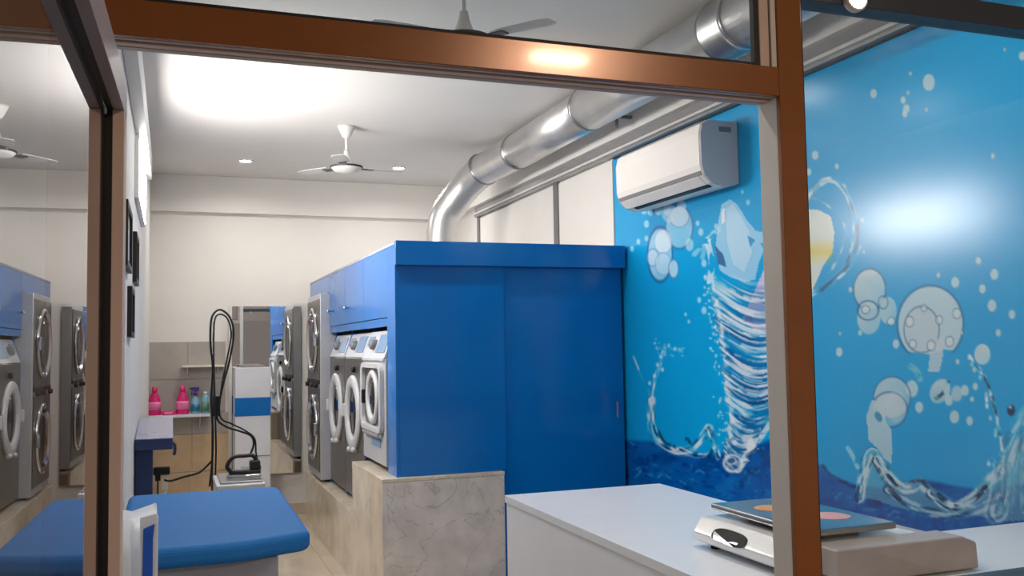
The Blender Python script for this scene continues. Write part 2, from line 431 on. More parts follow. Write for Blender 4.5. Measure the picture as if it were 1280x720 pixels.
# ------------------------------------------------------------------ wall mural (flat print, painted per vertex)
def build_mural():
    y0, y1, z0, z1 = 1.51, 5.318, .06, 2.698
    NY, NZ = 640, 520
    Yg = np.linspace(y0, y1, NY); Zg = np.linspace(z0, z1, NZ)
    YY, ZZ = np.meshgrid(Yg, Zg)          # (NZ, NY)
    X = XR-.004
    d = np.stack([np.full_like(YY, X), YY, ZZ-EYE], -1)
    a = d@np.array(RT); b = d@np.array(UP); c = d@np.array(FW)
    px = 640+FPX*a/c; py = 360-FPX*b/c    # print coordinates measured on the photograph
    H = (NZ, NY)
    def noise(sx, sy, seed, oct=3):
        out = np.zeros(H); amp = 1; tot = 0
        for o in range(oct):
            g = np.random.default_rng(seed+o).random((90, 90)); fx = (px/sx*(2**o)) % 88; fy = (py/sy*(2**o)) % 88
            ix, iy = np.floor(fx).astype(int), np.floor(fy).astype(int); tx, ty = fx-ix, fy-iy
            tx = tx*tx*(3-2*tx); ty = ty*ty*(3-2*ty)
            out += amp*((g[iy, ix]*(1-tx)+g[iy, ix+1]*tx)*(1-ty)+(g[iy+1, ix]*(1-tx)+g[iy+1, ix+1]*tx)*ty); tot += amp; amp *= .5
        return out/tot
    img = np.zeros(H+(3,)); nb = noise(7, 7, 77, 2); nb2 = noise(16, 16, 91, 3)
    def mixin(al, col):
        al = np.clip(al, 0, 1)[..., None]; img[:] = img*(1-al)+al*np.asarray(col, float)
    def sub(xa, xb, ya, yb):
        return np.nonzero((px > xa) & (px < xb) & (py > ya) & (py < yb))
    def mixs(ix, al, col):
        al = np.clip(al, 0, 1)[:, None]; img[ix] = img[ix]*(1-al)+al*np.asarray(col, float)
    def ell(cx, cy, rx, ry, fill, fa=.85, rim=None, ra=.7, rw=1.6, rot=0, soft=1.5):
        R = max(rx, ry)+6; ix = sub(cx-R, cx+R, cy-R, cy+R)
        if len(ix[0]) == 0: return
        dx, dy = px[ix]-cx, py[ix]-cy; cr, sr = math.cos(rot), math.sin(rot)
        u, v = dx*cr+dy*sr, -dx*sr+dy*cr
        dd = (np.sqrt((u/rx)**2+(v/ry)**2)-1)*min(rx, ry)
        if fill is not None: mixs(ix, np.clip(.5-dd/soft, 0, 1)*fa*(1 if rx < 9 else .78+.3*np.clip(nb2[ix]+.1-.012*(v+u), 0, 1)), fill)
        if rim is not None: mixs(ix, np.clip(1-np.abs(dd)/rw, 0, 1)*ra, rim)
    def stroke(pts, wd, col, al=.8, soft=1.6, tex=1.0):
        P = np.array([(p.x, p.y) for p in spline([(q[0], q[1], 0) for q in pts], 6)])
        W = wd+soft+1; ix = sub(P[:, 0].min()-W, P[:, 0].max()+W, P[:, 1].min()-W, P[:, 1].max()+W)
        if len(ix[0]) == 0: return
        x, y = px[ix], py[ix]; best = np.full(x.shape, 1e9)
        for i in range(len(P)-1):
            A, B = P[i], P[i+1]; e = B-A; L2 = max(e@e, 1e-9)
            t = np.clip(((x-A[0])*e[0]+(y-A[1])*e[1])/L2, 0, 1)
            best = np.minimum(best, (x-A[0]-t*e[0])**2+(y-A[1]-t*e[1])**2)
        dd = np.sqrt(best); k_ = np.clip((nb[ix]-.36)*4.5, 0, 1)*tex+(1-tex); mixs(ix, np.clip((wd+soft-dd)/soft, 0, 1)*al*k_, col)
    def poly(pts, col, al=.9):
        P = np.array(pts, float); ix = sub(P[:, 0].min(), P[:, 0].max(), P[:, 1].min(), P[:, 1].max())
        if len(ix[0]) == 0: return
        x, y = px[ix], py[ix]; ins = np.zeros(x.shape, bool)
        for i in range(len(P)):
            (xa, ya), (xb, yb) = P[i-1], P[i]
            if ya == yb: continue
            ins ^= ((ya > y) != (yb > y)) & (x < (xb-xa)*(y-ya)/(yb-ya)+xa)
        mixs(ix, ins*al, col)
    # ground colour
    g = np.clip((py-130)/450, 0, 1)
    top, low = np.array((24, 164, 224.)), np.array((0, 158, 220.))
    img[:] = top*(1-g[..., None])+low*g[..., None]
    mixin(.10*(noise(120, 120, 3)-.2), (90, 190, 225))
    # deep water
    wx = [700, 783, 815, 840, 880, 930, 960, 1000, 1025, 1045, 1070, 1100, 1150, 1200, 1240, 1290, 1500]
    wy = [540, 548, 549, 556, 566, 560, 548, 560, 580, 594, 604, 608, 596, 606, 612, 598, 640]
    yw = np.interp(px, wx, wy)
    n1, n2 = noise(26, 14, 11), noise(9, 7, 21)
    mixin(np.clip((py-yw)/5, 0, 1)*.93, (0, 84, 166))
    deep = np.clip((py-yw)/8, 0, 1)
    mixin(deep*np.clip((n1-.52)*5, 0, 1)*.55, (0, 52, 120))
    mixin(deep*np.clip((.42-n1)*5, 0, 1)*.5, (20, 120, 196))
    mixin(deep*np.clip((n2-.62)*6, 0, 1)*.45, (8, 40, 100))
    mixin(deep*np.clip((.30-n2)*6, 0, 1)*.45, (60, 150, 205))
    WH, PALE, DK, BLK = (232, 238, 242), (170, 214, 232), (14, 70, 128), (8, 34, 66)
    rnd = random.Random(5)
    # wave line details on the water surface
    for k in range(46):
        x = rnd.uniform(785, 965) if k % 2 else rnd.uniform(1030, 1290); y = np.interp(x, wx, wy)+rnd.uniform(6, 62); s_ = rnd.uniform(4, 12)
        stroke([(x-s_, y), (x-s_*.2, y-s_*rnd.uniform(.2, .7)), (x+s_, y+rnd.uniform(-2, 2))], .7, DK if rnd.random() < .6 else (60, 150, 210), .6)
    # left bubble pairs under the air conditioner
    ell(849, 284, 17, 27, (176, 214, 236), .75, (40, 100, 160), .7, 1.6)
    ell(849, 271, 12, 13, (214, 230, 242), .7, (90, 150, 196), .6, 1.3)
    ell(836, 266, 9, 12, (206, 224, 238), .6, None)
    ell(825, 318, 15.5, 34, (186, 218, 238), .78, (30, 90, 150), .85, 1.7)
    ell(829, 302, 11, 15, (222, 234, 244), .7, (130, 180, 214), .6, 1.3)
    ell(816, 322, 7, 11, (206, 226, 240), .6, (80, 140, 190), .6, 1.2)
    ell(829, 330, 10, 14, (196, 222, 238), .5, (110, 166, 204), .6, 1.2)
    ell(842, 336, 6, 12, (210, 228, 240), .75, (60, 120, 180), .7, 1.3)
    ell(862, 306, 5, 8, (214, 230, 240), .6, None)
    for (x, y, r) in ((805, 262, 5), (813, 265, 4), (808, 280, 4), (798, 302, 3), (808, 298, 3), (790, 311, 3), (834, 262, 6), (823, 262, 6), (852, 258, 7),
                      (872, 279, 3), (876, 290, 4), (880, 329, 4), (882, 347, 3), (874, 375, 3), (880, 388, 4), (857, 393, 2), (861, 402, 2), (836, 432, 2), (844, 436, 2),
                      (935, 253, 3), (928, 240, 2), (895, 283, 3)):
        ell(x, y, r*.8, r*1.2, (206, 228, 242), .7, None)
    # garments in the whirl: pale blue, pink; yellow to the right
    poly([(898, 276), (902, 256), (912, 249), (922, 256), (934, 276), (944, 288), (958, 292), (962, 300), (950, 304), (955, 312), (948, 330), (944, 350), (930, 352), (912, 346), (900, 338), (894, 312)], (158, 208, 238), .92)
    poly([(908, 262), (916, 254), (926, 270), (936, 288), (940, 316), (930, 340), (916, 330), (908, 300)], (206, 228, 244), .55)
    poly([(902, 262), (906, 260), (906, 278), (902, 280)], (236, 240, 246), .9)
    poly([(934, 294), (944, 300), (938, 309)], (20, 140, 206), .8)
    poly([(893, 306), (904, 318), (908, 334), (898, 330)], (30, 70, 120), .7)
    poly([(926, 402), (940, 372), (956, 334), (1000, 330), (1000, 420), (950, 416), (938, 408)], (216, 196, 228), .9)
    poly([(930, 402), (936, 384), (942, 404)], (206, 120, 176), .7)
    poly([(1002, 262), (1022, 262), (1038, 270), (1043, 290), (1041, 314), (1030, 330), (1016, 362), (1002, 366)], (226, 226, 216), .95)
    ix = sub(1000, 1044, 290, 332); ins = np.clip(1-np.abs(py[ix]-314)/18, 0, 1)*np.clip((1042-px[ix])/3, 0, 1); mixs(ix, ins*.6, (226, 196, 60))
    # tornado of water: streaks in coordinates that follow the spin
    ly = [330, 350, 400, 450, 490, 530, 560, 592]; lx = [884, 888, 894, 902, 905, 910, 905, 908]; rx_ = [1012, 1010, 1002, 990, 976, 962, 944, 927]
    Lx, Rx = np.interp(py, ly, lx), np.interp(py, ly, rx_); tt = (px-Lx)/(Rx-Lx)
    Lx = Lx+4*(nb-.5)*2; ins = np.clip((px-Lx)/2.5, 0, 1)*np.clip((Rx-px)/2.5, 0, 1)*np.clip((py-338)/26, 0, 1)*np.clip((592-py)/4, 0, 1)
    arc = py-(Rx-Lx)*.24*np.sin(np.pi*np.clip(tt, 0, 1))-10*tt
    def streak(sx, sy, seed):
        g = np.random.default_rng(seed).random((140, 40)); fx = (tt*sx+5) % 38; fy = (arc/sy) % 138
        ix_, iy_ = np.floor(fx).astype(int), np.floor(fy).astype(int); a_, b_ = fx-ix_, fy-iy_; a_ = a_*a_*(3-2*a_); b_ = b_*b_*(3-2*b_)
        return (g[iy_, ix_]*(1-a_)+g[iy_, ix_+1]*a_)*(1-b_)+(g[iy_+1, ix_]*(1-a_)+g[iy_+1, ix_+1]*a_)*b_
    s1, s2, s3 = streak(3, 3.2, 41), streak(5, 7, 42), streak(2.2, 16, 43)
    mixin(ins*(.30+.55*np.clip((s3-.35)*2.5, 0, 1))*np.clip((py-352)/30, 0, 1), (14, 96, 158))
    mixin(ins*np.clip((s2-.55)*4, 0, 1)*.55*np.clip((py-352)/30, 0, 1), (10, 62, 118))
    wht = np.clip((s1*.55+s2*.25+(1-s3)*.35-.50)*5.5, 0, 1)
    mixin(ins*wht*.85, (226, 233, 240))
    mixin(ins*np.clip(1-np.abs(px-Lx-4)/5, 0, 1)*(.25+.6*np.clip((nb-.3)*2, 0, 1)), (228, 235, 241))
    for k in range(34):
        y = 346+(k/34)*232+rnd.uniform(-5, 5); L_, R_ = np.interp(y, ly, lx), np.interp(y, ly, rx_); sag = (R_-L_)*rnd.uniform(.14, .3)
        t0, t1 = sorted((rnd.uniform(-.05, .35), rnd.uniform(.5, 1.02)))
        pts = [(L_+(R_-L_)*t, y+sag*math.sin(math.pi*min(max(t, 0), 1))+t*8) for t in [t0+(t1-t0)*q/4 for q in range(5)]]
        stroke(pts, rnd.uniform(.1, 1.0), WH, rnd.uniform(.4, .8), 1.3, .7)
    stroke([(900, 286), (888, 296), (876, 308), (868, 318)], 2.4, (190, 220, 236), .6); stroke([(892, 290), (882, 306), (878, 322)], 2, (200, 224, 236), .5); stroke([(884, 300), (890, 330), (888, 350), (894, 380)], 3.0, WH, .75)
    stroke([(962, 530), (950, 548), (934, 566), (922, 588)], 2.6, WH, .8); stroke([(908, 530), (918, 552), (930, 562), (940, 548)], 2.0, WH, .7)
    ell(916, 579, 11, 10, (20, 86, 150), .4, WH, .85, 3.2); ell(914, 576, 6, 4, DK, .6, WH, .7, 1.6)
    stroke([(935, 570), (946, 564), (958, 572), (972, 590)], 2.2, DK, .8)
    for k in range(60):
        y = rnd.uniform(340, 560); ell(np.interp(y, ly, lx)+rnd.gauss(-5, 4), y, rnd.uniform(.6, 1.7), rnd.uniform(.8, 2.4), WH, .6)
    # left splash
    def sheet(curve, w0, col, al, seed, asp=5, dark=None):
        """a torn sheet of water: streaks that run along a curve"""
        P = np.array([(p.x, p.y) for p in spline([(q[0], q[1], 0) for q in curve], 6)])
        ix = sub(P[:, 0].min()-w0, P[:, 0].max()+w0, P[:, 1].min()-w0, P[:, 1].max()+w0)
        if len(ix[0]) == 0: return
        x, y = px[ix], py[ix]; best = np.full(x.shape, 1e9); sd = np.zeros(x.shape); al_ = np.zeros(x.shape); acc = 0
        for i in range(len(P)-1):
            A, e = P[i], P[i+1]-P[i]; L2 = max(e@e, 1e-9); L1 = math.sqrt(L2)
            t = np.clip(((x-A[0])*e[0]+(y-A[1])*e[1])/L2, 0, 1)
            d2 = (x-A[0]-t*e[0])**2+(y-A[1]-t*e[1])**2; m_ = d2 < best
            best = np.where(m_, d2, best); sd = np.where(m_, (x-A[0])*e[1]-(y-A[1])*e[0], sd); al_ = np.where(m_, acc+t*L1, al_); acc += L1
        dd = np.sqrt(best)*np.sign(sd); g = np.random.default_rng(seed).random((60, 60))
        fx, fy = (al_/(2.2*asp)) % 58, (dd/2.6+20) % 58; a_, b_ = fx % 1, fy % 1; ii, jj = fx.astype(int), fy.astype(int)
        a_ = a_*a_*(3-2*a_); b_ = b_*b_*(3-2*b_)
        v = (g[jj, ii]*(1-a_)+g[jj, ii+1]*a_)*(1-b_)+(g[jj+1, ii]*(1-a_)+g[jj+1, ii+1]*a_)*b_
        fall = np.clip((w0-np.abs(dd)-3*nb[ix])/(w0*.35), 0, 1)
        mixs(ix, fall*al*.45, col); mixs(ix, fall*np.clip((v-.5)*5, 0, 1)*al, (222, 232, 238))
        if dark is not None: mixs(ix, fall*np.clip((.36-v)*6, 0, 1)*dark, BLK)
    sheet([(829, 440), (823, 460), (818, 478), (815, 505), (817, 530)], 4, PALE, .75, 51)
    sheet([(792, 446), (800, 466), (810, 488), (814, 505)], 3, (120, 190, 225), .6, 52)
    sheet([(814, 500), (815, 535), (826, 554), (844, 564), (862, 562), (874, 552), (886, 536)], 8, (110, 186, 220), .85, 53, 5, .6)
    sheet([(886, 534), (892, 552), (898, 572)], 6, (120, 190, 222), .85, 54, 4, .4)
    sheet([(850, 562), (872, 570), (892, 566)], 5, (90, 160, 205), .7, 55, 3, .8)
    stroke([(822, 538), (832, 554), (848, 558)], 1.2, BLK, .6); stroke([(838, 556), (850, 560), (858, 548), (866, 560)], 1.0, DK, .8); stroke([(872, 566), (884, 572), (892, 560)], 1.5, BLK, .6)
    for k in range(30):
        x, y = rnd.uniform(816, 856), rnd.gauss(438, 5); ell(x, y, rnd.uniform(.6, 1.5), rnd.uniform(.8, 2), PALE, .6)
    for (x, y) in ((812, 479), (826, 446), (822, 456), (828, 462), (818, 470)): ell(x, y, 2, 2.6, WH, .7)
    # water ring right of the post
    sheet([(990, 276), (1010, 246), (1028, 226), (1046, 228), (1060, 246), (1069, 275), (1068, 305), (1058, 332), (1040, 350), (1014, 368)], 6.5, (150, 176, 208), .8, 61, 6, .45)
    sheet([(1008, 248), (1022, 232), (1036, 224)], 6, (222, 222, 228), .8, 62, 3)
    sheet([(1014, 246), (1034, 256), (1050, 272), (1060, 294)], 3, (190, 204, 220), .6, 63)
    sheet([(1036, 342), (1050, 318), (1056, 296)], 3.5, (190, 206, 222), .6, 64); sheet([(1076, 308), (1066, 330), (1048, 348)], 3.5, (200, 214, 226), .7, 65)
    # big bubbles on the right
    MILK, RIM = (206, 216, 222), (40, 90, 140)
    ell(1087, 362, 20, 26, MILK, .9, RIM, .7, 1.6); ell(1086, 398, 14.5, 20, (190, 210, 220), .9, None); ell(1110, 388, 11, 17, (196, 214, 222), .85, None)
    ell(1085, 388, 13, 12, None, 0, RIM, .8, 1.8); ell(1082, 387, 5, 5, (220, 228, 232), .6, RIM, .6, 1.2); ell(1104, 378, 6, 8, None, 0, RIM, .6, 1.3); ell(1114, 402, 5, 5, WH, .7, RIM, .6, 1.2)
    ix = sub(1110, 1216, 350, 445)
    dd = np.sqrt(((px[ix]-1163)/42)**2+((py[ix]-405)/49)**2)
    cut = np.interp(px[ix], [1120, 1132, 1160, 1180, 1205], [430, 440, 444, 438, 440]); al = np.clip((1-dd)*14, 0, 1)*np.clip((cut-py[ix])/2, 0, 1)
    mixs(ix, al*.88, MILK); mixs(ix, np.clip(1-np.abs(dd-.985)*22, 0, 1)*.8*np.clip((cut+4-py[ix])/4, 0, 1), RIM)
    ell(1152, 412, 22, 29, (190, 204, 212), .5, (90, 130, 164), .9, 1.6)
    poly([(1163, 430), (1180, 418), (1178, 450), (1174, 464), (1160, 464), (1162, 448)], (196, 210, 218), .85)
    for (x, y, r) in ((1137, 402, 6), (1141, 430, 5), (1164, 432, 6), (1187, 427, 6), (1174, 400, 5), (1155, 385, 4), (1196, 392, 6)): ell(x, y, r*.85, r*1.1, (216, 224, 228), .6, (70, 110, 150), .6, 1.2)
    ell(1228, 443, 10, 13, (206, 216, 220), .9, None)
    for (x, y, r) in ((1194, 353, 6), (1243, 343, 6), (1228, 361, 5), (1240, 382, 6.5), (1265, 393, 5), (1248, 416, 4), (1223, 326, 4), (1173, 344, 3), (1049, 440, 5), (1063, 362, 3),
                      (1050, 417, 2), (1075, 416, 3), (1120, 430, 5), (1197, 452, 3), (1219, 483, 4), (1218, 462, 3), (1202, 416, 2), (1092, 117, 5), (1129, 125, 4), (1133, 136, 5), (1131, 142, 4), (1161, 103, 9),
                      (1135, 116, 2.5), (1158, 137, 2.5), (1138, 92, 2.5), (1019, 194, 5), (1046, 208, 3), (1011, 215, 4), (1186, 500, 6), (1193, 521, 7), (1212, 526, 5), (1215, 499, 3), (1149, 509, 6), (1140, 486, 9), (1206, 488, 6),
                      (1080, 315, 2), (1078, 275, 3), (1241, 195, 3), (1278, 70, 5), (1256, 62, 2)):
        ell(x, y, r*.85, r*1.2, (206, 220, 226), .85, (80, 150, 190), .4, 1)
    ell(1175, 489, 12, 16, (200, 214, 220), .85, None, rot=.5); stroke([(1168, 500), (1180, 490), (1186, 478)], 1.4, BLK, .8); ell(1196, 492, 7, 10, (196, 210, 218), .8)
    stroke([(1138, 458), (1146, 464), (1150, 474)], 3, (130, 196, 214), .8); ell(1264, 513, 5, 7, (10, 40, 80), .9); ell(1263, 509, 2, 2, WH, .8)
    ell(1115, 497, 23, 26, (196, 212, 220), .8, RIM, .7, 1.6); ell(1112, 512, 22, 22, (200, 214, 222), .6, RIM, .8, 2.0)
    poly([(1083, 520), (1090, 500), (1104, 505), (1108, 530), (1114, 536), (1115, 580), (1104, 572), (1096, 560), (1086, 550)], (190, 210, 220), .88)
    ell(1098, 521, 4, 7, (30, 130, 180), .8, rot=-.5); ell(1120, 508, 13, 20, (206, 216, 222), .4)
    # droplet chain
    sheet([(1212, 445), (1224, 462), (1234, 478), (1240, 500), (1246, 520), (1250, 545), (1254, 566)], 4, (180, 210, 222), .85, 66, 3, .5); stroke([(1226, 464), (1238, 488), (1247, 524)], .8, BLK, .6)
    for k in range(14):
        t = rnd.random(); ell(np.interp(t, [0, .5, 1], [1212, 1236, 1254])+rnd.uniform(-3, 3), 445+t*122, 2, 3.2, WH, .6)
    stroke([(1060, 560), (1068, 574), (1072, 584)], 2, WH, .6); stroke([(1236, 580), (1240, 574), (1244, 582)], 2, WH, .7)
    # crown splash on the right
    SP = (120, 176, 200)
    poly([(1075, 622), (1080, 580), (1090, 562), (1100, 572), (1112, 590), (1126, 604), (1144, 600), (1158, 602), (1172, 620), (1192, 628), (1214, 618), (1228, 602), (1244, 590), (1256, 570), (1270, 550), (1290, 530), (1290, 650), (1250, 652), (1215, 642), (1180, 644), (1150, 640), (1120, 634), (1098, 626)], SP, .62)
    sheet([(1074, 622), (1080, 590), (1090, 566), (1102, 584), (1120, 606)], 10, (130, 186, 208), .8, 71, 5, .7)
    sheet([(1096, 576), (1114, 600), (1134, 612), (1150, 604), (1166, 618), (1184, 632)], 10, (120, 180, 204), .75, 72, 6, .8)
    sheet([(1166, 616), (1190, 632), (1214, 624), (1234, 604), (1254, 586)], 11, (120, 180, 204), .75, 73, 7, .7)
    sheet([(1110, 612), (1140, 632), (1176, 642), (1216, 640), (1250, 622)], 9, (80, 150, 186), .6, 74, 6, .6)
    sheet([(1246, 640), (1256, 596), (1268, 556), (1290, 520)], 20, (130, 184, 206), .6, 75, 8, .25)
    stroke([(1172, 618), (1186, 630), (1202, 634), (1220, 622), (1232, 610)], 2.4, BLK, .75); stroke([(1138, 604), (1150, 600), (1160, 608)], 1.8, BLK, .7); stroke([(1096, 584), (1108, 606), (1124, 624)], 2.2, BLK, .6)
    stroke([(1028, 582), (1046, 598), (1068, 608)], 1.4, BLK, .6)
    for k in range(12):
        x = rnd.uniform(1246, 1296); stroke([(x, 640), (x+rnd.uniform(-4, 4), 600), (x+rnd.uniform(-2, 8), rnd.uniform(535, 580))], rnd.uniform(1, 3), (150, 196, 214) if k % 3 else (40, 110, 150), .45)
    # mesh
    L_ = img/255; L_ = np.where(L_ <= .04045, L_/12.92, ((L_+.055)/1.055)**2.4)
    me = bpy.data.meshes.new('wall_mural')
    V = np.zeros((NZ*NY+0, 3)); V[:, 0] = 0; V[:, 1] = YY.ravel()-3.4; V[:, 2] = ZZ.ravel()-z0
    i, j = np.meshgrid(np.arange(NY-1), np.arange(NZ-1)); v00 = (j*NY+i).ravel()
    F = np.stack([v00, v00+NY, v00+NY+1, v00+1], 1)
    # a thin sheet: front grid plus four edge strips back to the wall
    nv = len(V); rim = np.concatenate([np.arange(NY), np.arange(1, NZ)*NY+NY-1, (NZ-1)*NY+np.arange(NY-2, -1, -1), np.arange(NZ-2, 0, -1)*NY])
    Vb = V[rim].copy(); Vb[:, 0] = .004; k = len(rim); q = np.arange(k)
    Fs = np.stack([rim[q], rim[(q+1) % k], nv+(q+1) % k, nv+q], 1)
    V = np.concatenate([V, Vb]); F = np.concatenate([F, Fs])
    me.vertices.add(len(V)); me.vertices.foreach_set('co', V.ravel())
    me.loops.add(F.size); me.loops.foreach_set('vertex_index', F.ravel().astype(np.int32))
    me.polygons.add(len(F)); me.polygons.foreach_set('loop_start', np.arange(0, F.size, 4, dtype=np.int32))
    me.update(calc_edges=True)
    ca = me.color_attributes.new('print', 'FLOAT_COLOR', 'POINT')
    C4 = np.ones((len(V), 4), np.float32); C4[:nv, :3] = L_.reshape(-1, 3); C4[nv:, :3] = (.02, .3, .6)
    ca.data.foreach_set('color', C4.ravel())
    M = bpy.data.materials.new('mural_print'); M.use_nodes = True; nt = M.node_tree; bs = nt.nodes['Principled BSDF']
    an = nt.nodes.new('ShaderNodeAttribute'); an.attribute_name = 'print'; nt.links.new(an.outputs['Color'], bs.inputs['Base Color'])
    bs.inputs['Roughness'].default_value = .21; bs.inputs['Specular IOR Level'].default_value = .42
    me.materials.append(M)
    o = bpy.data.objects.new('wall_mural', me); COL.objects.link(o); o.location = (X, 3.4, z0)
    tag(o, 'bright blue printed wall mural of water whirl, splashes and bubbles', 'mural')
build_mural()

# ------------------------------------------------------------------ blue cabinet around the machines
cab = thing('laundry_cabinet', 'tall bright blue cabinet built around the washing machines', 'cabinet', (1.9, 5.2, 0))
def cp(name, mt, *a, bevel=.002, parent=None): return MB().box(*a).build(name, mt, parent or cab, bevel)
cp('header', 'cab_blue', CX-.003, 2.66, 5.15, 5.185, 1.976, 2.116)
cp('top_panel', 'board_grey', CX, 2.66, 5.185, 8.65, 2.098, 2.116)
d1 = cp('sliding_door', 'cab_blue', CX+.02, 1.862, 5.188, 5.206, .772, 1.99)
d2 = cp('sliding_door', 'cab_blue', 1.850, 2.655, 5.210, 5.228, .01, 1.99)
pz = at(772, 512, 'y', 5.21)
MB().box(pz.x-.006, pz.x+.006, 5.205, 5.212, pz.z-.05, pz.z+.05).build('pull', 'mid_grey', d2, .003)
cp('end_stile', 'cab_blue', CX, CX+.02, 5.188, 5.40, .772, 2.098)
for k, (a, b) in enumerate(((5.40, 6.12), (6.123, 6.80), (6.803, 7.53), (7.533, 8.64))):
    d = cp('overhead_door', 'cab_blue', CX, CX+.018, a, b-.003, 1.685 if k < 3 else 1.962, 2.097)
    if k in (1, 2):
        q = at(435, 385, 'x', CX) if k == 1 else at(414, 389, 'x', CX)
        MB().lathe([(.006, 0), (.006, .018), (.016, .022), (.016, .032), (.0001, .036)], (CX, q.y, q.z), axis='x', n=16).build('knob', 'chrome', d)
cp('rail', 'cab_blue', CX+.004, CX+.03, 5.40, 7.53, 1.632, 1.681)
for y in (6.107, 6.832, 7.515):
    MB().prism([(CX+.06, 1.632), (CX+.004, 1.46), (CX+.004, .45 if y > 6.2 else .78), (CX+.10, .45 if y > 6.2 else .78), (CX+.10, 1.632)], 'y', y-.012, y+.012).build('divider', 'cab_blue', cab, .001)
cp('inner_back', 'cab_blue_in', 2.1, 2.12, 5.24, 8.64, .45, 2.09)

# plinths
pl = thing('machine_plinth', 'high marble clad plinth under the nearest washing machine and blue door', 'plinth', (1.45, 5.6, 0))
MB().box(1.128, 1.83, 5.168, 6.06, 0, .75).build('core', 'grout', pl)
MB().box(1.108, 1.832, 5.147, 5.167, 0, .75).build('front_slab', 'marble_white', pl, .002)
MB().box(1.108, 1.127, 5.168, 6.06, 0, .75).build('side_slab', 'marble_cream', pl, .002)
MB().box(1.106, 1.834, 5.146, 6.062, .751, .771).build('top_slab', 'marble_cream', pl, .002)
pl2 = thing('machine_plinth', 'low cream marble plinth under the stacked dryer and two dark washers', 'plinth', (1.6, 7.2, 0))
MB().box(1.128, 2.05, 6.064, 8.3, 0, .42).build('core', 'grout', pl2)
MB().box(1.108, 1.127, 6.064, 8.3, 0, .42).build('side_slab', 'marble_cream', pl2, .002)
MB().box(1.106, 2.05, 6.064, 8.302, .421, .440).build('top_slab', 'marble_cream', pl2, .002)

